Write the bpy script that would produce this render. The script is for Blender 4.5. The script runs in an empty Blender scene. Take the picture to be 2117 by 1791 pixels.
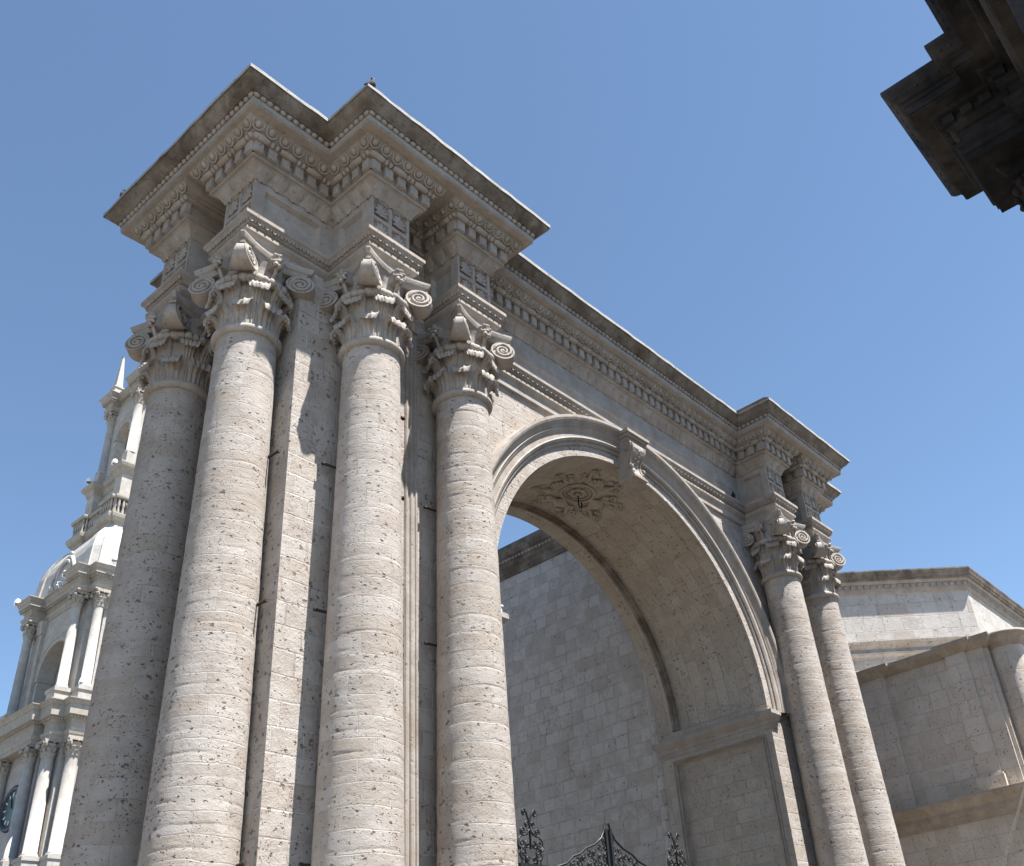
import bpy, math, random
from math import sin, cos, pi, radians, sqrt, atan2, hypot
from mathutils import Vector, Matrix
random.seed(7)
SC = bpy.context.scene
COL = SC.collection
ZO = 13.55            # modelling heights are measured from the column necks; the ground lies 13.55 m below

# ---------------------------------------------------------------- camera
YAW, PITCH, ROLL = 0.932, 0.545, -0.109
FPX = 2024.6
fw = Vector((sin(YAW)*cos(PITCH), cos(YAW)*cos(PITCH), sin(PITCH)))
rt = Vector((cos(YAW), -sin(YAW), 0)); up = rt.cross(fw)
r2 = cos(ROLL)*rt + sin(ROLL)*up; u2 = -sin(ROLL)*rt + cos(ROLL)*up
cam_d = bpy.data.cameras.new('camera'); cam = bpy.data.objects.new('camera', cam_d); COL.objects.link(cam)
cam_d.sensor_width = 36; cam_d.lens = FPX/2117*36
cam_d.shift_x = -154.15/2117; cam_d.shift_y = 77.97/2117
cam_d.clip_end = 3000; cam_d.clip_start = .05
M = Matrix((r2, u2, -fw)).transposed().to_4x4()
M.translation = Vector((-9.513, -11.878, -11.955+ZO))
cam.matrix_world = M
SC.camera = cam

# ---------------------------------------------------------------- light
EL, AZ = radians(67), radians(169)          # azimuth clockwise from +Y
W = bpy.data.worlds.new('World'); SC.world = W; W.use_nodes = True
nt = W.node_tree; nt.nodes.clear()
sky = nt.nodes.new('ShaderNodeTexSky'); sky.sky_type = 'NISHITA'; sky.sun_disc = False
sky.sun_elevation = EL; sky.sun_rotation = AZ
sky.altitude = 2300; sky.air_density = 1.0; sky.dust_density = .4; sky.ozone_density = 1.6
bg = nt.nodes.new('ShaderNodeBackground'); bg.inputs['Strength'].default_value = 0.088
wo = nt.nodes.new('ShaderNodeOutputWorld')
tint = nt.nodes.new('ShaderNodeMix'); tint.data_type = 'RGBA'; tint.blend_type = 'MULTIPLY'; tint.inputs[0].default_value = 1
tint.inputs[7].default_value = (1.02, 1.045, .985, 1)        # the air's own tint: a slightly greener blue
nt.links.new(sky.outputs[0], tint.inputs[6]); nt.links.new(tint.outputs[2], bg.inputs[0]); nt.links.new(bg.outputs[0], wo.inputs[0])
sun_d = bpy.data.lights.new('sun', 'SUN'); sun_d.energy = 5.0; sun_d.angle = radians(.5); sun_d.color = (1, .955, .90)
sun = bpy.data.objects.new('sun', sun_d); COL.objects.link(sun)
sd = Vector((sin(AZ)*cos(EL), cos(AZ)*cos(EL), sin(EL)))
sun.rotation_euler = (-sd).to_track_quat('-Z', 'Y').to_euler()
sun.location = sd*80
SC.view_settings.view_transform = 'Standard'; SC.view_settings.look = 'None'
SC.view_settings.exposure = 1.43; SC.view_settings.gamma = 1
SC.render.engine = 'CYCLES'; SC.cycles.max_bounces = 6; SC.cycles.diffuse_bounces = 4

# ---------------------------------------------------------------- materials
class NT:
    def __init__(s, name):
        s.m = bpy.data.materials.new(name); s.m.use_nodes = True
        s.t = s.m.node_tree; s.t.nodes.clear()
        s.out = s.n('ShaderNodeOutputMaterial'); s.b = s.n('ShaderNodeBsdfPrincipled')
        s.l(s.b.outputs[0], s.out.inputs[0])
    def n(s, t, **k):
        o = s.t.nodes.new(t)
        for a, v in k.items(): setattr(o, a, v)
        return o
    def l(s, a, b): s.t.links.new(a, b)
    def val(s, sock, v):
        if hasattr(v, 'is_linked') or hasattr(v, 'links'): s.l(v, sock)
        else: sock.default_value = v
    def math(s, op, a, b=None, c=None, clamp=False):
        o = s.n('ShaderNodeMath', operation=op, use_clamp=clamp)
        s.val(o.inputs[0], a)
        if b is not None: s.val(o.inputs[1], b)
        if c is not None: s.val(o.inputs[2], c)
        return o.outputs[0]
    def mix(s, f, a, b, mode='MIX'):
        o = s.n('ShaderNodeMix', data_type='RGBA', blend_type=mode)
        s.val(o.inputs['Factor'], f)
        for q, v in ((6, a), (7, b)):
            if isinstance(v, tuple): o.inputs[q].default_value = (*v, 1)
            else: s.l(v, o.inputs[q])
        return o.outputs[2]
    def ramp(s, f, lo, hi, a=0., b=1.):
        o = s.n('ShaderNodeMapRange', clamp=True); o.interpolation_type = 'SMOOTHSTEP'
        s.val(o.inputs[0], f)
        for q, v in zip((1, 2, 3, 4), (lo, hi, a, b)): o.inputs[q].default_value = v
        return o.outputs[0]
    def noise(s, vec, scale, detail=4, rough=.55, out=0):
        o = s.n('ShaderNodeTexNoise'); s.l(vec, o.inputs['Vector'])
        o.inputs['Scale'].default_value = scale; o.inputs['Detail'].default_value = detail; o.inputs['Roughness'].default_value = rough
        return o.outputs[out]
    def vmap(s, vec, scale=(1, 1, 1), loc=(0, 0, 0)):
        o = s.n('ShaderNodeMapping'); s.l(vec, o.inputs[0]); o.inputs['Scale'].default_value = scale; o.inputs['Location'].default_value = loc
        return o.outputs[0]
    def vadd(s, a, b, k):
        q = s.n('ShaderNodeVectorMath', operation='MULTIPLY_ADD'); s.l(b, q.inputs[0]); q.inputs[1].default_value = k; s.l(a, q.inputs[2])
        return q.outputs[0]

ALB = .80
def stone(name, base=(.42, .368, .325), pale=(.55, .508, .468), brick=None, pits=1., stain=0., stain_col=(.10, .075, .055),
          flat=(1, 1, 1), joints=.6, bump=1., rough=.9, jw=.012, pitscale=1., jb=1., rug=.5, contrast=.62):
    A_ = ALB if name != 'plaza_paving' else .75
    base = tuple(c*A_ for c in base); pale = tuple(c*A_ for c in pale)
    m = NT(name)
    pos = m.n('ShaderNodeNewGeometry').outputs['Position']
    uv = m.n('ShaderNodeTexCoord').outputs['UV']
    warp = m.noise(pos, 2.2, 3, .6, 1)
    wpos = m.vadd(pos, warp, (.25, .25, .25))
    big = m.noise(pos, .45, 4, .6)
    med = m.noise(m.vmap(wpos, flat), 2.6, 6, .65)
    fine = m.noise(m.vmap(pos, flat), 34, 4, .7)
    col = m.mix(m.ramp(med, .3, .72), base, pale)
    height = m.math('MULTIPLY', med, .42)
    height = m.math('ADD', height, m.math('MULTIPLY', fine, .22))
    crag = m.noise(m.vmap(wpos, flat), 8.5, 5, .72)
    height = m.math('ADD', height, m.math('MULTIPLY', m.ramp(crag, .3, .75), .45*rug))
    if brick:
        bw, bh = brick
        sm = m.noise(m.vmap(pos, (1, 1, 1)), 1.3, 2, .5, 1)
        buv = m.vadd(uv, sm, (.10, .07, 0))
        sm2 = m.noise(pos, 9, 2, .5, 1)
        buv = m.vadd(buv, sm2, (.03, .022, 0))
        b = m.n('ShaderNodeTexBrick'); m.l(buv, b.inputs['Vector'])
        b.inputs['Scale'].default_value = 1; b.inputs['Brick Width'].default_value = bw; b.inputs['Row Height'].default_value = bh
        b.inputs['Mortar Size'].default_value = jw; b.inputs['Mortar Smooth'].default_value = .5; b.inputs['Bias'].default_value = 0
        b.offset = .43; b.squash = .8; b.squash_frequency = 3
        b.inputs['Color1'].default_value = (0, 0, 0, 1); b.inputs['Color2'].default_value = (1, 1, 1, 1); b.inputs['Mortar'].default_value = (.5, .5, .5, 1)
        rnd = m.n('ShaderNodeSeparateColor'); m.l(b.outputs['Color'], rnd.inputs[0]); rnd = rnd.outputs[0]
        pink = m.mix(.55, base, (.49*A_, .415*A_, .345*A_))
        blk = m.mix(m.ramp(rnd, .55, .95), m.mix(m.ramp(rnd, .05, .4), pink, col), pale)
        col = m.mix(contrast, col, blk)
        mort = b.outputs['Fac']
        mpatch = m.ramp(m.noise(pos, 1.1, 3), .38, .6)
        col = m.mix(m.math('MULTIPLY', m.math('MULTIPLY', mort, joints), mpatch), col, (.60*A_, .58*A_, .55*A_))
        dk = m.math('MULTIPLY', m.math('MULTIPLY', mort, .28), m.math('SUBTRACT', 1, mpatch))
        col = m.mix(dk, col, (.20, .175, .15))
        height = m.math('SUBTRACT', height, m.math('MULTIPLY', mort, .5*jb))
        height = m.math('ADD', height, m.math('MULTIPLY', rnd, .25*jb))
    if pits > 0:
        pv = m.vadd(m.vmap(pos, flat), m.noise(pos, 11, 3, .6, 1), (.15, .15, .15))
        pm = m.noise(pos, 1.9, 4, .68)
        tot = None
        for sc_, th, dens, soft in ((7.5*pitscale, .26, .42, .12), (19*pitscale, .28, .40, .16), (3.6*pitscale, .15, .55, .07)):
            v = m.n('ShaderNodeTexVoronoi'); m.l(pv, v.inputs['Vector']); v.inputs['Scale'].default_value = sc_
            cr = m.n('ShaderNodeSeparateColor'); m.l(v.outputs['Color'], cr.inputs[0])
            pick = m.ramp(m.math('ADD', m.math('MULTIPLY', cr.outputs[0], .45), m.math('MULTIPLY', pm, 1.15)), dens+.38, dens+.51)
            p = m.math('MULTIPLY', m.ramp(v.outputs['Distance'], th, th-soft), pick)
            tot = p if tot is None else m.math('MAXIMUM', tot, p)
        tot = m.math('MULTIPLY', tot, min(1, pits))
        col = m.mix(m.math('MULTIPLY', tot, .70), col, (.11, .085, .065))
        height = m.math('SUBTRACT', height, m.math('MULTIPLY', tot, 1.5))
    if stain > 0:
        st = m.math('MULTIPLY', m.ramp(m.noise(m.vmap(wpos, (1, 1, .8)), 1.5, 6, .7), .36, .66), stain)
        col = m.mix(st, col, stain_col)
    col = m.mix(m.math('MULTIPLY', m.ramp(big, .45, .75), .30), col, (.30, .265, .225))
    m.l(col, m.b.inputs['Base Color']); m.b.inputs['Roughness'].default_value = rough
    m.b.inputs['Specular IOR Level'].default_value = .2
    bp = m.n('ShaderNodeBump'); bp.inputs['Strength'].default_value = min(1, .85*bump); bp.inputs['Distance'].default_value = .035*bump
    m.l(height, bp.inputs['Height']); m.l(bp.outputs[0], m.b.inputs['Normal'])
    return m.m

def plain(name, col, rough=.6, metal=0., var=.25, scale=8):
    m = NT(name)
    pos = m.n('ShaderNodeNewGeometry').outputs['Position']
    n = m.noise(pos, scale, 4, .6)
    dark = tuple(c*(1-var) for c in col)
    m.l(m.mix(m.ramp(n, .35, .65), dark, col), m.b.inputs['Base Color'])
    m.b.inputs['Roughness'].default_value = rough; m.b.inputs['Metallic'].default_value = metal
    bp = m.n('ShaderNodeBump'); bp.inputs['Strength'].default_value = .25; bp.inputs['Distance'].default_value = .01
    m.l(n, bp.inputs['Height']); m.l(bp.outputs[0], m.b.inputs['Normal'])
    return m.m

MAT = {}
MAT['drum'] = stone('sillar_drum', brick=(.88, .325), pits=1, flat=(1, 1, 1.45), joints=.55, jw=.011, bump=1.0, jb=.25, rug=.28)
MAT['ashlar'] = stone('sillar_ashlar', brick=(.72, .40), pits=.9, joints=.85, jw=.017, jb=.5)
MAT['wall'] = stone('sillar_wall', base=(.52, .47, .42), pale=(.68, .645, .60), brick=(.62, .42), pits=.75, joints=.55, jw=.02, contrast=.62)
MAT['vault'] = stone('sillar_vault', base=(.46, .395, .325), pale=(.57, .51, .44), brick=(.75, .36), pits=.75, joints=.35, jw=.010)
MAT['carved'] = stone('sillar_carved', base=(.41, .366, .325), pale=(.52, .48, .44), pits=.5, stain=.34, stain_col=(.21, .16, .115), bump=.6)
MAT['capital'] = stone('sillar_capital', base=(.42, .376, .335), pale=(.55, .51, .47), pits=.5, stain=.38, stain_col=(.19, .155, .125), bump=.75)
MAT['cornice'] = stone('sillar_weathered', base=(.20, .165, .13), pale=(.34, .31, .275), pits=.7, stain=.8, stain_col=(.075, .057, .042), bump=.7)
MAT['lip'] = stone('sillar_lip', base=(.40, .385, .36), pale=(.52, .505, .48), pits=.9, bump=.6)
MAT['tower'] = stone('sillar_tower', base=(.43, .40, .365), pale=(.54, .52, .49), brick=(.95, .5), pits=.45, joints=.3, jw=.012, pitscale=.8, bump=.5)
MAT['tower_trim'] = stone('sillar_tower_trim', base=(.40, .365, .32), pale=(.51, .485, .445), pits=.25, stain=.3, stain_col=(.26, .21, .155), bump=.4)
MAT['dome'] = stone('sillar_dome', base=(.47, .445, .42), pale=(.58, .565, .54), pits=.3, bump=.4)
MAT['right'] = stone('sillar_right', base=(.74, .63, .535), pale=(.80, .73, .65), brick=(.8, .62), pits=.8, joints=.5, jw=.025, jb=.5, contrast=.45)
MAT['ledge'] = stone('sillar_ledge', base=(.46, .385, .31), pale=(.58, .52, .45), pits=.5, stain=.45, stain_col=(.22, .17, .125), bump=.6)
MAT['octagon'] = stone('sillar_octagon', base=(.50, .46, .42), pale=(.62, .60, .57), brick=(.85, .62), pits=.6, joints=.35, jw=.016, pitscale=.8)
MAT['dark'] = stone('sillar_shade_dirt', base=(.022, .0225, .0245), pale=(.038, .039, .042), pits=.3, stain=.5, stain_col=(.015, .0148, .015), bump=.6)  # near-black: the portal's shade is put into the stone colour, along with dirt
MAT['iron'] = plain('wrought_iron', (.035, .036, .036), .42, .6)
MAT['rust'] = plain('rusty_iron', (.055, .036, .024), .8, .2)
MAT['white'] = plain('white_enamel', (.82, .84, .86), .35, 0, .05)
MAT['lens'] = plain('lamp_glass', (.16, .18, .22), .15, 0, .1)
MAT['clock'] = plain('clock_glass', (.06, .10, .09), .3, 0, .3)
MAT['clock_dark'] = plain('clock_ring', (.03, .035, .05), .4, .3)
MAT['feather'] = plain('pigeon_feather', (.016, .017, .022), .9, 0, .4, 20)
MAT['feather_grey'] = plain('pigeon_grey', (.22, .22, .24), .7, 0, .7, 9)
MAT['beak'] = plain('pigeon_beak', (.35, .3, .28), .5)
MAT['rope'] = plain('pale_cable', (.55, .53, .45), .7)
MAT['paving'] = stone('plaza_paving', base=(.15, .135, .115), pale=(.19, .172, .148), brick=(.9, .6), pits=.2, joints=.3, jw=.012, bump=.3)

# ---------------------------------------------------------------- mesh helpers
class MB:
    def __init__(s): s.v = []; s.f = []; s.uv = {}; s.sm = set()
    def add(s, vs, fs, M=None, smooth=False, uvs=None):
        o = len(s.v)
        for p in vs:
            s.v.append(tuple(M @ Vector(p)) if M is not None else tuple(p))
        for i, f in enumerate(fs):
            k = len(s.f); s.f.append(tuple(a+o for a in f))
            if smooth: s.sm.add(k)
            if uvs: s.uv[k] = [uvs[a] for a in f]
    def box(s, a, b):
        x0, y0, z0 = a; x1, y1, z1 = b
        s.add([(x0,y0,z0),(x1,y0,z0),(x1,y1,z0),(x0,y1,z0),(x0,y0,z1),(x1,y0,z1),(x1,y1,z1),(x0,y1,z1)],
              [(0,3,2,1),(4,5,6,7),(0,1,5,4),(1,2,6,5),(2,3,7,6),(3,0,4,7)])
    def grid(s, P, smooth=False, closeu=False, closev=False, uvs=None, M=None):
        # P[i][j] points
        n, k = len(P), len(P[0]); vs = [p for r in P for p in r]; fs = []
        for i in range(n if closeu else n-1):
            for j in range(k if closev else k-1):
                a = i*k+j; b = i*k+(j+1) % k; c = ((i+1) % n)*k+(j+1) % k; d = ((i+1) % n)*k+j
                fs.append((a, b, c, d))
        fl = [u for r in uvs for u in r] if uvs else None
        s.add(vs, fs, M, smooth, fl)
    def lathe(s, prof, c=(0,0), seg=24, a0=0, a1=2*pi, cap=True, M=None, smooth=True):
        full = abs(a1-a0-2*pi) < 1e-6; n = seg if full else seg+1
        P = [[(c[0]+r*cos(a0+(a1-a0)*i/seg), c[1]+r*sin(a0+(a1-a0)*i/seg), z) for i in range(n)] for r, z in prof]
        U = [[((a0+(a1-a0)*i/seg)*max(r, .3), z) for i in range(n)] for r, z in prof]
        s.grid(P, smooth, False, full, None, M)
        if cap and full:
            for row, fl in ((P[0], True), (P[-1], False)):
                f = tuple(range(n)); s.add(row, [f[::-1] if fl else f], M)
    def tube(s, pts, r, seg=6, M=None, smooth=True, cap=True):
        pts = [Vector(p) for p in pts]; n = len(pts)
        rr = r if isinstance(r, (list, tuple)) else [r]*n
        P = []; N0 = None
        for i, p in enumerate(pts):
            t = (pts[min(i+1, n-1)]-pts[max(i-1, 0)])
            t = t.normalized() if t.length > 1e-9 else Vector((0,0,1))
            if N0 is None:
                h = Vector((0,0,1)) if abs(t.z) < .9 else Vector((1,0,0)); N0 = (h-t*h.dot(t)).normalized()
            else:
                N0 = (N0-t*N0.dot(t)); N0 = N0.normalized() if N0.length > 1e-6 else t.orthogonal().normalized()
            B = t.cross(N0)
            P.append([tuple(p+rr[i]*(cos(2*pi*k/seg)*N0+sin(2*pi*k/seg)*B)) for k in range(seg)])
        s.grid(P, smooth, False, True, None, M)
        if cap:
            s.add(P[0], [tuple(range(seg))[::-1]], M); s.add(P[-1], [tuple(range(seg))], M)
    def ell(s, c, r, seg=8, rings=5, M=None):
        P = []
        for i in range(rings+1):
            a = -pi/2+pi*i/rings
            P.append([(c[0]+r[0]*cos(a)*cos(2*pi*k/seg), c[1]+r[1]*cos(a)*sin(2*pi*k/seg), c[2]+r[2]*sin(a)) for k in range(seg)])
        s.grid(P, True, False, True, None, M)
    def poly(s, pts, M=None): s.add(pts, [tuple(range(len(pts)))], M)
    def mesh(s, name, mat, zo=ZO, autosmooth=None):
        me = bpy.data.meshes.new(name)
        me.from_pydata([(x, y, z+zo) for x, y, z in s.v], [], s.f)
        me.update()
        uvl = me.uv_layers.new(name='UVMap').data
        for i, p in enumerate(me.polygons):
            if i in s.sm: p.use_smooth = True
            u = s.uv.get(i)
            nx, ny, nz = (abs(c) for c in p.normal)
            for q, li in enumerate(p.loop_indices):
                if u: uvl[li].uv = u[q]
                else:
                    x, y, z = me.vertices[me.loops[li].vertex_index].co
                    if nz > .75: uvl[li].uv = (x, y)
                    elif nx > ny*1.5: uvl[li].uv = (y, z)
                    elif ny > nx*1.5: uvl[li].uv = (x, z)
                    else: uvl[li].uv = ((x+y*(1 if p.normal.x*p.normal.y < 0 else -1))*.7071, z)
        for m in (mat if isinstance(mat, (list, tuple)) else [mat]): me.materials.append(m)
        return me
    def obj(s, name, mat, parent=None, zo=ZO, loc=None):
        o = bpy.data.objects.new(name, s.mesh(name, mat, zo)); COL.objects.link(o)
        if parent is not None:
            o.parent = parent
            pm = Matrix.Translation(WORLD.get(parent.name, Vector((0,0,0))))
            o.matrix_parent_inverse = pm.inverted()
        if loc: o.location = loc
        return o
WORLD = {}
def thing(name, label, cat, loc, group=None):
    o = bpy.data.objects.new(name, None); COL.objects.link(o); o.empty_display_size = .3
    o.location = loc; WORLD[o.name] = Vector(loc)
    o['label'] = label; o['category'] = cat
    if group: o['group'] = group
    return o
def tag(o, label, cat, group=None):
    o['label'] = label; o['category'] = cat
    if group: o['group'] = group
    return o
def lab(o, label): o['label'] = label; return o

def offset(path, e, closed=True):
    n = len(path); out = []
    for i, p in enumerate(path):
        def nrm(a, b):
            dx, dy = b[0]-a[0], b[1]-a[1]; L = hypot(dx, dy); return (dy/L, -dx/L)
        if not closed and i == 0: n1 = n2 = nrm(path[0], path[1])
        elif not closed and i == n-1: n1 = n2 = nrm(path[-2], path[-1])
        else: n1 = nrm(path[i-1], p); n2 = nrm(p, path[(i+1) % n])
        k = 1+n1[0]*n2[0]+n1[1]*n2[1]
        out.append((p[0]+e*(n1[0]+n2[0])/k, p[1]+e*(n1[1]+n2[1])/k))
    return out
def sweep(mb, path, prof, closed=True):
    rows = [[(x, y, z) for x, y in offset(path, e, closed)] for e, z in prof]
    mb.grid(rows, False, False, closed)
def rough(path, step, jit, seed=1, closed=True):
    """subdivide a path and nudge the points along each run, so long edges are not ruler-straight"""
    rnd = random.Random(seed); out = []; n = len(path)
    for i in range(n if closed else n-1):
        a, b = Vector(path[i]), Vector(path[(i+1) % n]); L = (b-a).length; k = max(1, int(L/step)); t = (b-a)/L; nn = Vector((t.y, -t.x))
        out.append(tuple(a))
        for j in range(1, k):
            p = a+t*L*(j+rnd.uniform(-.25, .25))/k+nn*rnd.uniform(-jit, jit); out.append(tuple(p))
    if not closed: out.append(tuple(path[-1]))
    return out
def along(mb, path, e, z, pitch, fn, closed=True, margin=0., segs=None):
    q = offset(path, e, closed); n = len(q)
    for i in range(n if closed else n-1):
        a = Vector((*q[i], z)); b = Vector((*q[(i+1) % n], z)); L = (b-a).length
        if segs is not None and not segs(a, b): continue
        L2 = L-2*margin
        if L2 < pitch*.55: continue
        k = max(1, round(L2/pitch)); t = (b-a)/L; nn = Vector((t.y, -t.x, 0))
        for j in range(k):
            p = a+t*(margin+L2*(j+.5)/k)
            Mx = Matrix((t, nn, Vector((0,0,1)))).transposed().to_4x4(); Mx.translation = p
            fn(mb, Mx, L2/k, j)
def recess_face(mb, P0, U, V, N, Wd, H, rects, depth, bev=.03):
    """flat face with rectangular recessed panels side by side along U (rects must not overlap in u)"""
    P0, U, V, N = map(Vector, (P0, U, V, N))
    pt = lambda u, v, d=0: tuple(P0+U*u+V*v-N*d)
    def quad(u0, v0, u1, v1, d=0):
        if u1-u0 > 1e-6 and v1-v0 > 1e-6: mb.add([pt(u0,v0,d),pt(u1,v0,d),pt(u1,v1,d),pt(u0,v1,d)], [(0,1,2,3)])
    cols = {}
    for r in rects: cols.setdefault((r[0], r[2]), []).append(r)
    u = 0
    for (a, b), rs in sorted(cols.items()):
        quad(u, 0, a, H); u = b; v = 0
        for r in sorted(rs, key=lambda r: r[1]):
            quad(a, v, b, r[1]); v = r[3]
            o = [(a, r[1]), (b, r[1]), (b, r[3]), (a, r[3])]; i = [(a+bev, r[1]+bev), (b-bev, r[1]+bev), (b-bev, r[3]-bev), (a+bev, r[3]-bev)]
            for k in range(4):
                k2 = (k+1) % 4
                mb.add([pt(*o[k]), pt(*o[k2]), pt(*i[k2], depth), pt(*i[k], depth)], [(0,1,2,3)])
            quad(*i[0], *i[2], depth)
        quad(a, v, b, H)
    quad(u, 0, Wd, H)
def spiral(r0, r1, turns, n=None, a0=0., sgn=1):
    n = n or int(14*turns)+2
    return [((r0+(r1-r0)*(i/(n-1))**.8)*cos(a0+sgn*2*pi*turns*i/(n-1)), (r0+(r1-r0)*(i/(n-1))**.8)*sin(a0+sgn*2*pi*turns*i/(n-1))) for i in range(n)]

# ================================================================ the stone archway
GZ = -13.55
XA, RA, ZS = 9.04, 5.32, -3.86           # arch centre, radius, springing
YF, YB = .59, 4.27                       # front and back wall planes
XL, XR = -1.28, 19.36
S = 2.4; C5, C6 = 15.68, 18.08
mir = lambda x: 2*XA-x
arch = thing('stone_archway', 'pale stone triumphal archway with clustered columns under a heavy carved entablature', 'archway', (XA, 2.43, 0))

# --- pier and spandrel walls
def arch_z(x): return ZS+sqrt(max(0, RA**2-(x-XA)**2))
w = MB()
xs = [XA-RA*cos(pi*i/64) for i in range(65)]
TOP = 2.3
for y, flip in ((YF, 0), (YB, 1)):
    for i in range(64):
        a, b = xs[i], xs[i+1]
        q = [(a, y, arch_z(a)), (b, y, arch_z(b)), (b, y, TOP), (a, y, TOP)]
        w.add(q[::-1] if flip else q, [(0,1,2,3)])
    for a, b in ((XL, xs[0]), (xs[-1], XR)):
        q = [(a, y, GZ), (b, y, GZ), (b, y, 1.9), (a, y, 1.9)]
        w.add(q[::-1] if flip else q, [(0,1,2,3)])
w.add([(XL,YB,GZ),(XL,YF,GZ),(XL,YF,1.9),(XL,YB,1.9)], [(0,1,2,3)])
w.add([(XR,YF,GZ),(XR,YB,GZ),(XR,YB,1.9),(XR,YF,1.9)], [(0,1,2,3)])
w.obj('wall', MAT['ashlar'], arch)

# --- barrel vault under the arch and the jambs that carry it
sec = [(YF, 0), (.98, 0), (1.0, .05), (3.48, .05), (3.5, .0), (3.55, -.05), (3.62, -.03), (3.66, -.07), (3.74, -.05), (3.78, 0), (YB, 0)]
def vault_rows(i0, i1):
    P = []; U = []
    for y, d in sec[i0:i1]:
        P.append([(XA-(RA+d)*cos(pi*i/72), y, ZS+(RA+d)*sin(pi*i/72)) for i in range(73)])
        U.append([(pi*i/72*RA, y) for i in range(73)])
    return P, U
v = MB()
P, U = vault_rows(0, 5); v.grid([r[::-1] for r in P], False, uvs=[r[::-1] for r in U])
P, U = vault_rows(9, 11); v.grid([r[::-1] for r in P], False, uvs=[r[::-1] for r in U])
v.obj('barrel_vault', MAT['vault'], arch)
v = MB(); P, U = vault_rows(4, 10); v.grid([r[::-1] for r in P], False, uvs=[r[::-1] for r in U])
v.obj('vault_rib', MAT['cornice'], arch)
ZI = -4.08                                 # top of impost
for sgn, nm in ((-1, 'jamb'), (1, 'jamb')):
    j = MB(); x = XA+sgn*RA
    if sgn > 0: recess_face(j, (x, YB, GZ), (0,-1,0), (0,0,1), (-1,0,0), YB-YF, ZS-GZ, [(.42, 2.2, 3.42, 8.80)], .13, .06)
    else: recess_face(j, (x, YF, GZ), (0,1,0), (0,0,1), (1,0,0), YB-YF, ZS-GZ, [(.26, 2.2, 3.26, 8.80)], .09, .08)
    j.obj(nm, MAT['vault'], arch)
    m = MB()
    for q_ in (.045, -.035):
        y0_, y1_, z1_ = .85+q_, 3.85-q_, -4.75-q_
        m.tube([(x-sgn*.012, y0_, GZ+2.2), (x-sgn*.012, y0_, z1_), (x-sgn*.012, y1_, z1_), (x-sgn*.012, y1_, GZ+2.2)], .028, 6, smooth=False)
    m.obj('panel_frame', MAT['carved'], arch)
    m = MB()
    pr = [(0, -4.56), (.02, -4.56), (.02, -4.47), (.05, -4.45), (.06, -4.36), (.10, -4.33), (.17, -4.25), (.19, -4.22), (.19, ZI-.03), (.0, ZI)]
    pth = [(x+.35*sgn, YF), (x, YF), (x, YB), (x+.35*sgn, YB)]
    pth = pth[::-1] if sgn > 0 else pth
    pth = [(px, py) for px, py in pth]
    # front return, reveal, back return; outward is away from the pier
    sweep(m, pth if sgn < 0 else pth, [(e, z) for e, z in pr], closed=False)
    imp = m.obj('impost', MAT['carved'], arch)

# --- archivolt
a = MB()
prof = [(5.60, YF), (5.60, .555), (5.63, .53), (5.70, .53), (5.70, .485), (5.76, .45), (5.79, .475), (5.92, .475), (5.94, .45), (5.98, .43), (6.02, .40), (6.04, .43), (6.12, .40), (6.20, .31), (6.25, .29), (6.32, .29), (6.33, YF)]
P = [[(XA-r*cos(pi*i/90), y, ZS+r*sin(pi*i/90)) for i in range(91)] for r, y in prof]
a.grid(P, uvs=[[(pi*i/90*6, r+y) for i in range(91)] for r, y in prof])
for sgn in (-1, 1):      # straight tails down to the impost
    Q = [[(XA+sgn*r, y, ZS), (XA+sgn*r, y, ZI)] for r, y in prof]
    a.grid(Q if sgn < 0 else [q[::-1] for q in Q])
a.obj('archivolt', MAT['carved'], arch)

# --- keystone: a scrolled console below a moulded cap
k = MB()
def kslab(x0, x1, y0, z0, z1, m=.0):
    k.box((x0, y0, z0), (x1, YF+.1, z1))
kslab(8.56, 9.54, .06, 2.27, 2.36); kslab(8.62, 9.48, .12, 2.19, 2.27); kslab(8.68, 9.42, .18, 2.08, 2.19)
side = [(.16, 2.08), (.13, 2.0), (.12, 1.9), (.16, 1.78), (.24, 1.66), (.30, 1.52), (.31, 1.38), (.28, 1.26), (.22, 1.18), (.20, 1.12), (.24, 1.08), (YF+.1, 1.08), (YF+.1, 2.08)]
hw = lambda z: .23+.11*(z-1.08)
L = [(XA-hw(z), y, z) for y, z in side]; R = [(XA+hw(z), y, z) for y, z in side]
n_ = len(side)
k.add(L+R, [tuple(range(n_))] + [tuple(range(2*n_-1, n_-1, -1))] + [(i, n_+i, n_+(i+1) % n_, (i+1) % n_) for i in range(n_)])
k.box((XA-.26, .17, 1.03), (XA+.26, YF+.1, 1.08)); k.box((XA-.29, .14, .99), (XA+.29, YF+.1, 1.03))
for sx in (-1, 1):
    for cz, rr in ((1.88, .13), (1.30, .11)):
        k.tube([(XA+sx*(hw(cz)+.005), .16+rr+x_, cz+z_) for x_, z_ in spiral(rr, .02, 1.7)], .022, 5)
    k.tube([(XA+sx*(hw(z)-.05), y-.012, z) for y, z in side[1:9]], .03, 5)
for i in range(5):
    z = 1.9-.13*i; y = .10+.05*i
    k.ell((XA-.05, y+.045, z), (.05, .035, .05)); k.ell((XA+.06, y+.045, z-.05), (.05, .035, .05))
k.obj('keystone', MAT['carved'], arch)

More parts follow.
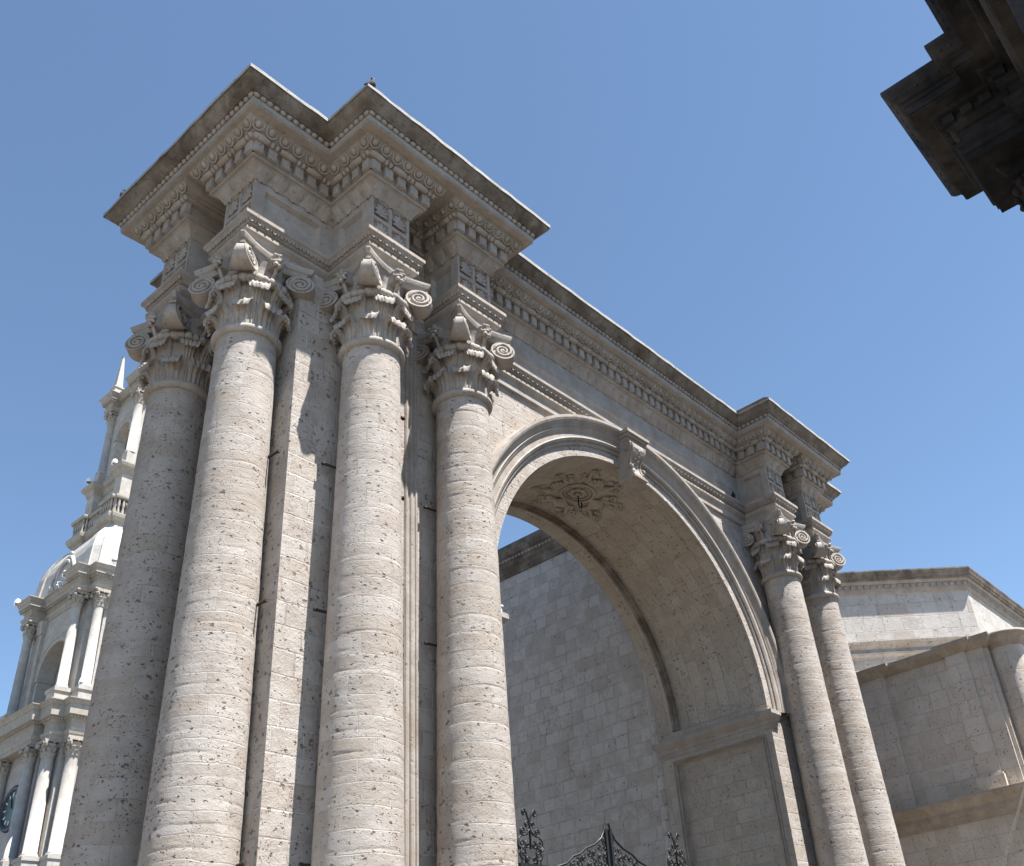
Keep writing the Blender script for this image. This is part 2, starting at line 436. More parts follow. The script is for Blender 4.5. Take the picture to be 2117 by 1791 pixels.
# --- entablature
def runs(name, path, e, z, pitch, fn, mat, parent, segs=None, closed=True):
    n = len(path)
    for i in range(n if closed else n-1):
        mb = MB(); cnt = [0]
        def only(a, b, i=i):
            k = cnt[0]; cnt[0] += 1
            return k == i and (segs is None or segs(a, b))
        along(mb, path, e, z, pitch, fn, closed, segs=only)
        if mb.v: mb.obj(name, mat, parent)
BX2, BX5 = 1.774, 3.086
def half(path): return path
HB = .5
front = [(-.5, .774), (-.5, -.5), (.5, -.5), (.5, .57), (1.9, .57), (1.9, -.5), (2.9, -.5), (2.9, .57),
         (C5-.5, .57), (C5-.5, -.5), (C5+.5, -.5), (C5+.5, .57), (C6-.5, .57), (C6-.5, -.5), (C6+.5, -.5), (C6+.5, .774)]
right = [(20.46, .774), (20.46, 1.774), (19.39, 1.774), (19.39, 3.086), (20.46, 3.086), (20.46, 4.086)]
bed = front+right+[(x, 4.86-y) for x, y in front[::-1]]+[(mir(x), 4.86-y) for x, y in right]
bed = [(x, y) for x, y in bed]
cf = [(-.51, .71), (-.51, -.55), (2.86, -.55), (2.86, .58), (15.2, .58), (15.2, -.55), (18.59, -.55), (18.59, .71)]
cr = [(20.41, .71), (20.41, 4.15)]
cor = cf+cr+[(x, 4.86-y) for x, y in cf[::-1]]+[(mir(x), 4.86-y) for x, y in cr]
visible = lambda a, b: (abs(a.y-b.y) < 1e-3 and a.y < 1.2 and b.x > a.x) or (abs(a.x-b.x) < 1e-3 and b.y < a.y)
dirs = visible

m = MB()
sweep(m, bed, [(-.3, 1.84), (.055, 1.84), (.055, 2.06), (.10, 2.10), (.14, 2.14), (.14, 2.21), (.09, 2.215), (.09, 2.27), (.14, 2.29), (.16, 2.36), (.20, 2.42), (.235, 2.44), (.235, 2.52), (-.05, 2.535)])
o_arch = m.obj('architrave', MAT['carved'], arch)
b_ = bpy.data  # soffit under the projecting blocks
m = MB()
def vee(mb, Mx, L, j):
    for s_ in (-1, 1):
        mb.tube([(s_*L*.42, .0, .06), (s_*L*.12, .02, -.04), (0, .02, -.07)], .016, 4, Mx, cap=False)
    mb.ell((L*.5, .01, -.0), (.03, .03, .06), 6, 4, Mx)
runs('leaf_moulding', bed, .165, 2.37, .17, vee, MAT['carved'], arch, dirs)

# frieze with sunk panels on every visible face
m = MB(); n_ = len(bed)
for i in range(n_):
    a_, b2 = bed[i], bed[(i+1) % n_]
    A, B = Vector((*a_, 2.5)), Vector((*b2, 2.5)); L = (B-A).length; t = (B-A)/L; N = Vector((t.y, -t.x, 0))
    H = 3.74-2.5
    if abs(L-1) < .02 and visible(A, B) and (N.y < -.5 or N.x < -.5):
        recess_face(m, A, t, (0,0,1), N, L, H, [(.06, .14, .47, .60), (.06, .68, .47, 1.14), (.53, .14, .94, .60), (.53, .68, .94, 1.14)], .075, .03)
        for u in (.265, .735):
            for vv in (.37, .91):
                P0 = A+t*u+Vector((0,0,vv))-N*.04
                Mx = Matrix((t, N, Vector((0,0,1)))).transposed().to_4x4(); Mx.translation = P0
                for q in range(7):
                    an = radians(-20+220*q/6)
                    m.tube([(0, .01, -.12), (.10*cos(an), .03, -.08+.14*(sin(an)+.2)), (.16*cos(an), .015, -.08+.22*(sin(an)+.2))], [.016, .042, .028], 5, Mx)
    elif visible(A, B) and L > .9:
        if L < 3: recess_face(m, A, t, (0,0,1), N, L, H, [(.22, .10, L-.22, 1.0)] if L < 1.25 else [(.25, .12, L-.3, 1.0)], .10, .05)
        else: recess_face(m, A, t, (0,0,1), N, L, H, [(.3, -.0001+.10, L-.3, .62)], .035, .06)
    else:
        m.add([tuple(A), tuple(B), (B.x, B.y, 3.74), (A.x, A.y, 3.74)], [(0,1,2,3)])
m.obj('frieze', MAT['carved'], arch)

m = MB()
sweep(m, bed, [(-.02, 3.66), (.03, 3.68), (.05, 3.74), (.10, 3.84), (.17, 3.91), (.205, 3.93), (.205, 3.96), (.26, 3.965), (.26, 4.035), (.225, 4.04), (.225, 4.33), (.36, 4.335), (.37, 4.36), (.36, 4.40), (.44, 4.405), (.44, 4.44), (.50, 4.47), (.56, 4.54), (.60, 4.62)])
m.obj('bed_moulding', MAT['carved'], arch)
m = MB()
def leafy(mb, Mx, L, j):
    P = []
    for v_ in range(5):
        r = []
        vv = v_/4
        for u_ in range(7):
            uu = -1+u_/3
            r.append((uu*L*.47*(1-.12*vv), .115-.165*vv+.030*sin(pi*vv)*0+.022+.020*cos(uu*pi*3)-.03*uu*uu, .055-.28*vv+(.07*uu*uu if v_ >= 3 else 0)))
        P.append(r)
    mb.grid(P[::-1], True, M=Mx)
runs('leaf_frieze', bed, .06, 3.86, .36, leafy, MAT['carved'], arch, dirs)
m = MB()
def dent(mb, Mx, L, j):
    h = .29/2
    mb.add([(x*L*.30, y, z) for x in (-1, 1) for y in (-.12, .0) for z in (-h, h)], [(0,1,3,2), (4,6,7,5), (1,5,7,3), (0,2,6,4), (0,4,5,1), (2,3,7,6)], Mx)
runs('dentil_course', bed, .345, 4.187, .31, dent, MAT['carved'], arch, dirs)
m = MB()
def bead(mb, Mx, L, j):
    mb.tube([(-L*.48, 0, 0), (-L*.44, 0, 0), (-L*.1, 0, 0), (L*.08, 0, 0), (L*.12, 0, 0)], [.04, .070, .080, .070, .04], 8, Mx)
    mb.ell((L*.22, 0, 0), (.055, .07, .07), 7, 5, Mx); mb.ell((L*.40, 0, 0), (.055, .07, .07), 7, 5, Mx)
runs('bead_moulding', bed, .385, 4.365, .56, bead, MAT['carved'], arch, dirs)
m = MB()
def egg(mb, Mx, L, j):
    R_ = Matrix.Rotation(radians(-38), 4, 'X')
    Q = Mx @ R_
    mb.ell((0, .0, 0), (L*.25, .075, .085), 8, 6, Q)
    mb.tube([(L*.40*cos(a_), .012, .125*sin(a_)+.01) for a_ in [radians(q) for q in range(150, 395, 24)]], .024, 5, Q, cap=False)
    mb.tube([(L*.5, .01, .08), (L*.5, .015, -.08)], [.018, .01], 4, Q, cap=False)
runs('egg_moulding', bed, .53, 4.51, .29, egg, MAT['carved'], arch, dirs)

# corona, rope moulding and cyma
m = MB()
sof = offset(cor, .745)
m.add([(x, y, 4.62) for x, y in sof], [tuple(range(len(sof)))[::-1]])
sweep(m, cor, [(.745, 4.62), (.745, 4.66), (.755, 4.66), (.765, 4.78), (.70, 4.785)])
m.obj('corona', MAT['carved'], arch)
m = MB()
sweep(m, cor, [(.70, 4.78), (.77, 4.785), (.78, 4.84), (.80, 4.88), (.84, 4.885), (.84, 4.915), (.86, 4.93), (.93, 4.98), (1.00, 5.06), (1.04, 5.13), (1.06, 5.14)])
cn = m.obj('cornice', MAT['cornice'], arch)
m = MB()
def rope(mb, Mx, L, j):
    mb.ell((0, 0, 0), (L*.47, .05, .055), 7, 5, Mx @ Matrix.Rotation(radians(-18 if j % 2 else 12), 4, 'Y'))
runs('rope_moulding', cor, .785, 4.835, .155, rope, MAT['carved'], cn, dirs)
m = MB()
rl = random.Random(3); edge = rough(offset(cor, 1.065), .28, .012, 4)
dz = [rl.uniform(-.008, .008) for _ in edge]; chip = [rl.uniform(0, .03) if rl.random() < .12 else 0 for _ in edge]
edge = [(XA+(x-XA)*(1-c_*.05), y) for (x, y), c_ in zip(edge, chip)]
m.grid([[(x, y, 5.12) for x, y in edge], [(x, y, 5.215+d-c_) for (x, y), d, c_ in zip(edge, dz, chip)]], False, False, True)
top = edge; m.add([(x, y, 5.20) for x, y in offset(cor, .9)], [tuple(range(len(cor)))])
ins = [(x+(XA-x)*.02, y+(2.43-y)*.03) for x, y in edge]
m.grid([[(x, y, 5.215+d-c_) for (x, y), d, c_ in zip(edge, dz, chip)], [(x, y, 5.21) for x, y in ins]], False, False, True)
m.obj('cornice_lip', MAT['lip'], cn)

# --- columns
def shaft_mesh(rseed):
    rnd = random.Random(rseed); mb = MB(); seg = 72; zs = []; z = -11.0
    prev = 0.
    while z < -.14:
        z1 = min(z+rnd.uniform(.30, .35), -.14); off = rnd.uniform(-.0018, .0018); ph = rnd.uniform(0, 6.3); gd = rnd.uniform(.000, .0055)
        # (height, offset, groove depth, phase)
        mid = off+rnd.uniform(-.001, .002)
        zs += [(z-.055, prev, 0, ph), (z-.022, prev, 0, ph), (z-.007, (prev+off)/2, gd, ph), (z+.007, (prev+off)/2, gd, ph), (z+.022, off, 0, ph), (z+.055, off, 0, ph), (z+.13, mid, 0, ph), (z1-.13, mid, 0, ph)]
        prev = off; z = z1
    zs = [q for q in zs if q[0] < -.16]; zs.sort(key=lambda q: q[0]); zs += [(-.12, 0, 0, 0), (-.03, 0, 0, 0)]
    P, U = [], []
    for z, d, g, ph in zs:
        row = []; ur = []
        for i in range(seg+1):
            a_ = 2*pi*(i % seg)/seg
            wv = .010*sin(2*a_+ph)+.006*sin(5*a_+2*ph)
            gg = g*max(0, .55+.6*sin(1*a_+ph*2.3)*sin(3*a_+ph))
            r = .536-.0128*z+d-gg+.0022*sin(3*a_+ph)
            row.append((r*cos(a_), r*sin(a_), z+(wv if z < -.3 else 0)))
            ur.append((2*pi*i/seg*.6, z-rseed*3.25))
        P.append(row); U.append(ur)
    mb.grid(P, True, uvs=U)
    return mb
def collar_mb():
    mb = MB(); mb.lathe([(.53, -.10), (.57, -.095), (.61, -.07), (.632, -.02), (.625, .03), (.60, .055), (.56, .06), (.55, .10), (.50, .11)], seg=48, cap=False); return mb
def base_mb():
    mb = MB(); mb.lathe([(.70, -11.0), (.73, -11.04), (.76, -11.12), (.74, -11.2), (.72, -11.24), (.80, -11.3), (.86, -11.4), (.84, -11.5), (.80, -11.53)], seg=40, cap=False)
    mb.box((-.9, -.9, -11.75), (.9, .9, -11.53)); mb.box((-.82, -.82, GZ), (.82, .82, -11.85)); mb.box((-.92, -.92, -11.85), (.92, .92, -11.752)); return mb

def leaf_mb(path, wid, ns=19, lobes=3, thick=.04, groove=.03, balls=3, br=.045):
    """acanthus leaf along a (r, z) path, centred on +X: deep flutes, curled tip with round lobes"""
    n = len(path); mb = MB(); F, B = [], []
    for i, (r, z) in enumerate(path):
        t = i/(n-1); f, b = [], []
        w_ = wid(t)
        p0 = path[max(0, i-1)]; p1 = path[min(n-1, i+1)]; tr, tz = p1[0]-p0[0], p1[1]-p0[1]; L = hypot(tr, tz) or 1
        nr, nz = tz/L, -tr/L
        for j in range(ns):
            u = -1+2*j/(ns-1)
            d = groove*(abs(cos(u*pi*lobes/2))**.6-.6)-.035*u*u
            y = u*w_; rr = r+nr*d; zz = z+nz*d
            if t > .7: zz += -.03*abs(sin(u*pi*1.5))*(t-.7)/.3
            ang = y/max(r, .35)
            f.append((rr*cos(ang), rr*sin(ang), zz)); b.append(((rr-nr*thick)*cos(ang), (rr-nr*thick)*sin(ang), zz-nz*thick))
        F.append(f); B.append(b)
    mb.grid(F, True); mb.grid([r[::-1] for r in B], True)
    for j0 in (0, ns-1):
        e = [[F[i][j0], B[i][j0]] for i in range(n)]; mb.grid(e if j0 else [q[::-1] for q in e])
    mb.grid([F[-1][::-1], B[-1][::-1]])
    k = max(range(n), key=lambda q: path[q][0]); r, z = path[k]; w_ = wid(k/(n-1))
    for q in range(balls):
        u = -1+(2*q+1)/balls; a_ = u*w_/r
        mb.ell(((r-.012)*cos(a_), (r-.012)*sin(a_), z+.012), (br, br*1.15, br*.75), 8, 5)
    return mb
LOW = [(.54, .06), (.55, .20), (.565, .34), (.59, .43), (.64, .495), (.69, .50), (.715, .46), (.70, .41)]
TALL = [(.53, .10), (.54, .40), (.555, .62), (.575, .76), (.61, .88), (.66, .945), (.705, .945), (.725, .90), (.71, .85)]
low_w = lambda t: .145+.045*min(1, t*1.6)-(.05*max(0, t-.75)/.25)
tall_w = lambda t: .10+.115*t**.8-(.06*max(0, t-.8)/.2)
low_m = leaf_mb(LOW, low_w, 19, 3, .04, .03, 3, .042).mesh('acanthus_leaf', MAT['capital'], 0)
tall_m = leaf_mb(TALL, tall_w, 23, 5, .04, .032, 3, .05).mesh('tall_acanthus_leaf', MAT['capital'], 0)
def abacus_mb():
    mb = MB()
    def ring(k, z, cut):
        pts = []
        for q in range(4):
            a0 = pi/2*q-pi/4
            for i in range(11):
                t = -1+i/5; 
                x = .62*k+(.20*k)*abs(t)**1.8; y = t*(.82*k-cut)
                if abs(t) == 1: x = .82*k-cut*.15
                pts.append((x*cos(pi/2*q)-y*sin(pi/2*q), x*sin(pi/2*q)+y*cos(pi/2*q), z))
        return pts
    mb.grid([ring(.86, 1.60, .06), ring(.90, 1.64, .06), ring(.93, 1.70, .06), ring(.98, 1.72, .06), ring(1.0, 1.755, .06), ring(1.02, 1.80, .06), ring(1.02, 1.84, .06)], False, False, True)
    mb.poly(ring(.86, 1.60, .06)[::-1]); mb.poly(ring(1.02, 1.84, .06))
    return mb
def volute_mb():
    """corner scroll on the +X axis; rotate by 45 degrees"""
    mb = MB(); R = .255; cr, cz = .91, 1.365; seg = 28
    hwid = lambda x, z: .045+.10*(cz+R-z)/(2*R)+.13*(cr+R-x)/(2*R)
    def ring(s_, k):
        return [(cr+R*k*cos(2*pi*i/seg), s_*hwid(cr+R*k*cos(2*pi*i/seg), cz+R*k*sin(2*pi*i/seg)), cz+R*k*sin(2*pi*i/seg)) for i in range(seg)]
    mb.grid([ring(-.93, .97), ring(.93, .97)], True, False, True)
    for s_ in (-1, 1):
        a_, b_2 = ring(s_, 1), ring(s_*.90, 1)
        mb.grid([a_, b_2] if s_ > 0 else [b_2, a_], True, False, True); c_2 = ring(s_*.90, .9)
        mb.grid([b_2, c_2] if s_ > 0 else [c_2, b_2], False, False, True)
        f = ring(s_, 1); g_ = ring(s_, .86); h_ = ring(s_*.80, .84)
        mb.grid([g_, f] if s_ > 0 else [f, g_], False, False, True); mb.grid([h_, g_] if s_ > 0 else [g_, h_], False, False, True)
        mb.poly(h_ if s_ < 0 else h_[::-1])
        sp = spiral(.205, .03, 2.0, 34, pi*.5, -1)
        mb.tube([(cr+x_, s_*(hwid(cr+x_, cz+z_)*.86+.006), cz+z_) for x_, z_ in sp], [.036*(1-.4*i/33) for i in range(34)], 6)
        mb.ell((cr, s_*hwid(cr, cz)*.9, cz), (.045, .03, .045))
        mb.tube([(.62, s_*.08, 1.20), (.68, s_*.13, 1.38), (.78, s_*.14, 1.50), (.90, s_*.10, 1.575)], [.05, .05, .045, .035], 6)
    mb.tube([(.60, 0, 1.20), (.70, 0, 1.38), (.80, 0, 1.50)], [.10, .10, .08], 8)
    mb.box((.92, -.05, 1.58), (1.08, .05, 1.63))
    return mb
def flower_mb():
    mb = MB()
    for q in range(8):
        a_ = 2*pi*q/8+.2; c_, s_ = cos(a_), sin(a_)
        mb.tube([(.72, .03*c_, 1.56+.03*s_), (.80, .09*c_, 1.56+.09*s_), (.775, .16*c_, 1.56+.16*s_)], [.03, .055, .022], 5)
    mb.ell((.80, 0, 1.56), (.07, .06, .06)); 
    for i, (dy, dz) in enumerate(((.02, .15), (.05, .06), (.07, -.04), (.03, -.12), (-.06, -.10), (-.08, .10))):
        mb.ell((.80+.02*(i % 2), dy, 1.56+dz), (.05, .06, .04))
    mb.tube([(.60, 0, 1.16), (.70, .02, 1.34), (.76, 0, 1.52)], [.05, .04, .04], 6)
    mb.box((.55, -.10, 1.44), (.74, .10, 1.70))
    return mb
def bell_mb():
    mb = MB()
    mb.lathe([(.515, .05), (.515, .5), (.525, .85), (.555, 1.02), (.55, 1.05), (.60, 1.06)], seg=40, cap=False)
    for i in range(16):
        a_ = 2*pi*i/16; R_ = .665; zz = 1.09
        mb.tube([(R_*cos(a_+o_), R_*sin(a_+o_), zz) for o_ in (-.13, -.115, -.02, .08, .095)], [.05, .088, .098, .088, .05], 8)
        for o_ in (.125, .185): mb.ell((R_*cos(a_+o_), R_*sin(a_+o_), zz), (.085, .085, .095), 7, 5)
    mb.lathe([(.58, 1.20), (.56, 1.3), (.58, 1.5), (.62, 1.62)], seg=32, cap=False)
    return mb
ab_m = abacus_mb().mesh('abacus', MAT['capital'], 0); vo_m = volute_mb().mesh('volute', MAT['capital'], 0)
fl_m = flower_mb().mesh('flower', MAT['capital'], 0); be_m = bell_mb().mesh('capital', MAT['capital'], 0)
co_m = collar_mb().mesh('collar', MAT['capital'], 0); ba_m = base_mb().mesh('column_base', MAT['carved'], 0)
def part(name, me, parent, loc=(0,0,0), rz=0, world_parent=None):
    o = bpy.data.objects.new(name, me); COL.objects.link(o); o.location = loc; o.rotation_euler = (0,0,rz); o.parent = parent
    if world_parent is not None: o.matrix_parent_inverse = Matrix.Translation(world_parent).inverted()
    return o
def capital(parent, wp, loc, rz=0, sc=1., leaves=True):
    cap = part('capital', be_m, parent, loc, rz, wp)
    if sc != 1: cap.scale = (sc, sc, sc)
    part('abacus', ab_m, cap)
    for q in range(4):
        part('volute', vo_m, cap, (0,0,0), pi/4+pi/2*q); part('flower', fl_m, cap, (0,0,0), pi/2*q)
    if leaves:
        for q in range(8):
            part('acanthus_leaf', low_m, cap, (0,0,0), pi/4*q)
            part('tall_acanthus_leaf', tall_m, cap, (0,0,0), pi/4*q+pi/8)
    return cap
COLS = [(-1.882, 3.586), (-1.882, 1.274), (0, 0), (S, 0), (C5, 0), (C6, 0), (mir(-1.882), 1.274), (mir(-1.882), 3.586)]
for i, (x, y) in enumerate(COLS):
    sh = part('column_shaft', shaft_mesh(i+1).mesh('column_shaft', MAT['drum'], 0), arch, (x, y, ZO), 0, WORLD[arch.name])
    sh.rotation_euler = (0, 0, i*1.3)
    part('collar', co_m, sh); b_o = part('column_base', ba_m, sh, (0,0,0), -i*1.3)
    if i < 6: capital(arch, WORLD[arch.name], (x, y, ZO))

# --- thin upright mouldings on the wall between paired columns
for x0 in (1.5, mir(1.5)):
    m = MB()
    for dx, r in ((-.12, .03), (0, .04), (.12, .03)):
        m.tube([(x0+dx, YF-.02, -11.5), (x0+dx, YF-.02, 1.8)], r, 8)
    m.box((x0-.16, YF-.02, -11.5), (x0+.16, YF+.02, 1.8))
    m.obj('panel_moulding', MAT['carved'], arch)

# --- carved rosette on the crown of the vault
rs = MB(); RV = RA+.05
def sof_map(x, y, h):
    th = x/RV; r = RV-(h*.8-.01)
    return (XA-.05+r*sin(th), y, ZS+r*cos(th))
class Wrap(MB):
    pass
def wrap(mb, src):
    for p_ in range(len(src.v)):
        src.v[p_] = sof_map(*src.v[p_])
    o = len(mb.v); mb.v += src.v
    for i_, f in enumerate(src.f):
        if i_ in src.sm: mb.sm.add(len(mb.f))
        mb.f.append(tuple(a_+o for a_ in f))
t_ = MB(); cy = 2.25
t_.tube([(.52*cos(2*pi*i/32), cy+.42*sin(2*pi*i/32), .05) for i in range(33)], .05, 6)
t_.tube([(.40*cos(2*pi*i/32), cy+.32*sin(2*pi*i/32), .04) for i in range(33)], .03, 6)
for q in range(8):
    a_ = 2*pi*q/8
    t_.ell((.20*cos(a_), cy+.16*sin(a_), .06), (.10, .085, .06))
t_.ell((0, cy, .1), (.08, .07, .08))
for q in range(4):
    a_ = pi/2*q+pi/4*0
    ca, sa = cos(a_), sin(a_); kx, ky = (1.0, .82)
    tr = lambda u, v_: (kx*(u*ca-v_*sa), cy+ky*(u*sa+v_*ca))
    for d in range(-4, 5):           # fan of leaf lobes
        aa = d*.24
        p0 = tr(.58, 0); p1 = tr(.58+.30*cos(aa), .28*sin(aa)); p2 = tr(.58+(.52-.05*abs(d))*cos(aa), .44*sin(aa))
        t_.tube([(*p0, .02), (*p1, .10), (*p2, .05)], [.03, .075, .03], 6)
    for s_ in (-1, 1):               # running scrolls on the diagonals
        pts = [tr(.70+.12*i, s_*(.30+.36*(i/5)**1.2)) for i in range(6)]
        t_.tube([(x_, y_, .05+.03*sin(i)) for i, (x_, y_) in enumerate(pts)], [.07, .075, .07, .06, .05, .04], 6)
        c0 = tr(1.28, s_*.52)
        t_.tube([(c0[0]+x_*kx, c0[1]+y_*ky, .06) for x_, y_ in spiral(.16, .03, 1.6)], .035, 5)
        c1 = tr(.92, s_*.66)
        t_.tube([(c1[0]+x_*kx, c1[1]+y_*ky, .05) for x_, y_ in spiral(.13, .03, 1.3)], .04, 5)
        t_.ell((*tr(1.15, s_*.30), .04), (.13, .08, .06)); t_.ell((*tr(.78, s_*.46), .05), (.12, .12, .06))
wrap(rs, t_)
rs.obj('vault_rosette', MAT['vault'], arch)
hk = MB(); hz = ZS+RV
hk.tube([(XA-.05, cy, hz), (XA-.05, cy, hz-.42), (XA-.02, cy, hz-.47), (XA+.05, cy, hz-.47), (XA+.08, cy, hz-.42), (XA+.08, cy, hz-.28)], .020, 6)
h_o = hk.obj('lamp_hook', MAT['iron'])
tag(h_o, 'black iron hook hanging from the carved rosette under the arch', 'hook')

# --- iron pegs fixed beside the columns
def peg(a_, b2, label, r=.027):
    m = MB(); a_ = Vector(a_); b2 = Vector(b2); d = (b2-a_).normalized()
    m.tube([a_, a_+(b2-a_)*.85], r, 6); m.tube([a_+(b2-a_)*.85, b2], r*1.35, 6)
    lab(m.obj('iron_peg', MAT['rust'], arch), label)
for z, w_ in ((-2.46, 'upper'), (-5.25, 'middle'), (-9.15, 'lowest')):
    peg((-.36, .40, z), (-.69, .43, z), w_+' rusty peg left of the front corner column')
    peg((-1.50, .95, z-.02), (-1.46, .58, z), w_+' rusty peg on the corner column of the end face')
    peg((S-.36, .40, z), (S-.70, .43, z), w_+' rusty peg left of the column next to the arch')
for z in (-.60, -2.44):
    peg((1.06, .47, z), (1.22, .47, z), 'short rusty peg beside the thin wall mouldings', .035)
m = MB(); m.box((3.02, -.12, -4.46), (3.16, .04, -4.34)); m.box((3.0, -.14, -4.34), (3.18, .06, -4.31)); m.tube([(2.9, -.04, -4.40), (3.05, -.04, -4.40)], .03, 6)
tag(m.obj('junction_box', MAT['white']), 'small white box fixed to the column beside the arch opening', 'electrical box')

# ================================================================ courtyard wall seen through the arch
cw = thing('courtyard_wall', 'tall shaded ashlar wall with a moulded coping seen through the arch', 'wall', (15.4, 20, 0))
m = MB(); m.box((15.42, 4.28, GZ), (16.6, 27, 4.4)); m.obj('wall', MAT['wall'], cw)
m = MB(); pth = [(15.42, 27), (15.42, 4.30)]
sweep(m, pth, [(0, 4.05), (.05, 4.05), (.05, 4.15), (.10, 4.2), (.12, 4.32), (.22, 4.40), (.22, 4.55), (.26, 4.57), (.30, 4.66), (.30, 4.70), (.36, 4.72), (.42, 4.85), (.46, 5.02), (.46, 5.12), (-1.2, 5.14)], closed=False)
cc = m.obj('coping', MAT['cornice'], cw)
runs('rope_moulding', pth, .27, 4.63, .17, rope, MAT['carved'], cc, closed=False)
m = MB(); m.lathe([(.32, GZ), (.31, 4.05)], (15.36, 4.86), 24, cap=False); m.obj('half_column', MAT['wall'], cw)

# ================================================================ wrought iron gate in the arch
gate = thing('iron_gate', 'black wrought iron gate with scrolled cresting standing inside the arch', 'gate', (XA, 2.43, 0))
gy = 2.43
def gx(mb, pts, r=.022): mb.tube([(x_, gy, z_) for x_, z_ in pts], r, 5)
def scroll(mb, x, z, r, a0, turns=1.5, sgn=1, rad=.018): gx(mb, [(x+p, z+q) for p, q in spiral(r, r*.12, turns, None, a0, sgn)], rad)
for px in (6.40, 11.70):
    m = MB()
    for sx in (-1, 1):                 # scrolled finial above the post
        X_ = lambda d: px+sx*d
        gx(m, [(px, -8.0), (px, -7.55)], .022)
        gx(m, [(px, -7.55), (X_(.03), -7.40), (X_(.09), -7.27), (X_(.15), -7.20)], .022)
        scroll(m, X_(.16), -7.275, .075, pi/2, 1.6, -sx if sx > 0 else 1)
        scroll(m, X_(.09), -7.50, .065, -pi/2, 1.5, sx)
        gx(m, [(px, -7.60), (X_(.09), -7.69), (X_(.20), -7.74)], .02)
        scroll(m, X_(.22), -7.65, .09, -pi/2, 1.6, sx)
        scroll(m, X_(.10), -7.68, .05, pi/2, 1.3, sx)
        scroll(m, X_(.27), -7.90, .14, pi/2, 1.7, -sx)
        scroll(m, X_(.22), -8.09, .12, -pi/2, 1.6, sx)
        gx(m, [(X_(.41), -7.90), (X_(.36), -8.02), (X_(.22), -8.0)], .018)
        scroll(m, X_(.10), -7.92, .085, pi/2, 1.5, -sx); gx(m, [(X_(.17), -7.92), (X_(.18), -8.45), (X_(.12), -8.26)], .018)
        scroll(m, X_(.09), -8.20, .07, -pi/2, 1.4, sx)
        gx(m, [(X_(.36), -8.10), (X_(.28), -8.24), (X_(.30), -8.33)], .018)
    m.obj('post_finial', MAT['iron'], gate)
    m = MB()
    for sx in (-1, 1): m.box((px+sx*.34-.035, gy-.05, GZ), (px+sx*.34+.035, gy+.05, -8.30))
    m.box((px-.40, gy-.06, -8.36), (px+.40, gy+.06, -8.30)); m.box((px-.30, gy-.03, GZ+.3), (px+.30, gy+.03, GZ+.36))
    for zz in range(8):
        for sx in (-1, 1): scroll(m, px+sx*.15, -8.56-.6*zz, .13, pi/2 if sx > 0 else pi/2, 1.6, -sx); scroll(m, px+sx*.15, -8.86-.6*zz, .12, -pi/2, 1.5, sx)
    m.obj('gate_post', MAT['iron'], gate)
crest = [(0, -7.22), (.08, -7.40), (.20, -7.57), (.46, -7.73), (.80, -7.84), (1.0, -7.97), (1.25, -8.04), (1.48, -8.20), (1.78, -8.28), (1.95, -8.45), (2.26, -8.5)]
def crest_z(d):
    for (a_, z_), (b2, y_) in zip(crest, crest[1:]):
        if a_ <= d <= b2: return z_+(y_-z_)*(d-a_)/(b2-a_)
    return -8.5
for sx in (-1, 1):
    m = MB(); x0 = XA+sx*.05
    m.box((min(x0, x0+sx*.07), gy-.04, GZ+.05), (max(x0, x0+sx*.07), gy+.04, -7.35))
    gx(m, [(x0+sx*d, z_) for d, z_ in crest], .026)
    rnd = random.Random(5)
    for ci in range(11):
        d = .10+ci*.19; top_ = crest_z(d+.05); zb = -9.45; z_ = top_-.05-.02*ci*(ci < 3); rr = .055+.009*min(ci, 6)
        sg = 1 if ci % 2 else -1
        while z_-rr*2 > zb:
            scroll(m, x0+sx*(d+.02), z_-rr, rr, pi/2+sg*.6, 1.7, sg*sx, .017)
            gx(m, [(x0+sx*(d+.02)+sg*rr, z_-rr), (x0+sx*(d+.02)+sg*rr*1.1, z_-rr*2), (x0+sx*(d+.02)+sg*rr*.5, z_-rr*3), (x0+sx*(d+.02)-sg*rr*.2, z_-rr*3.6)], .016)
            z_ -= rr*2.7; sg = -sg; rr = min(.13, rr*1.12)
    m.box((min(x0, x0+sx*2.2), gy-.03, -10.4), (max(x0, x0+sx*2.2), gy+.03, -10.34)); m.box((min(x0, x0+sx*2.2), gy-.03, GZ+.2), (max(x0, x0+sx*2.2), gy+.03, GZ+.26))
    for i in range(1, 15): m.box((x0+sx*i*.155-.012, gy-.012, GZ+.1), (x0+sx*i*.155+.012, gy+.012, -9.55 if i > 4 else -9.3))
    m.obj('gate_leaf', MAT['iron'], gate)
    m = MB()
    for i in range(14):
        xx = XA+sx*(3.1+i*.155); m.box((xx-.012, gy-.012, GZ), (xx+.012, gy+.012, -9.2))
    for zz in (-9.4, -11, GZ+.2): m.box((min(XA+sx*3, XA+sx*5.3), gy-.025, zz), (max(XA+sx*3, XA+sx*5.3), gy+.025, zz+.05))
    m.obj('side_panel', MAT['iron'], gate)

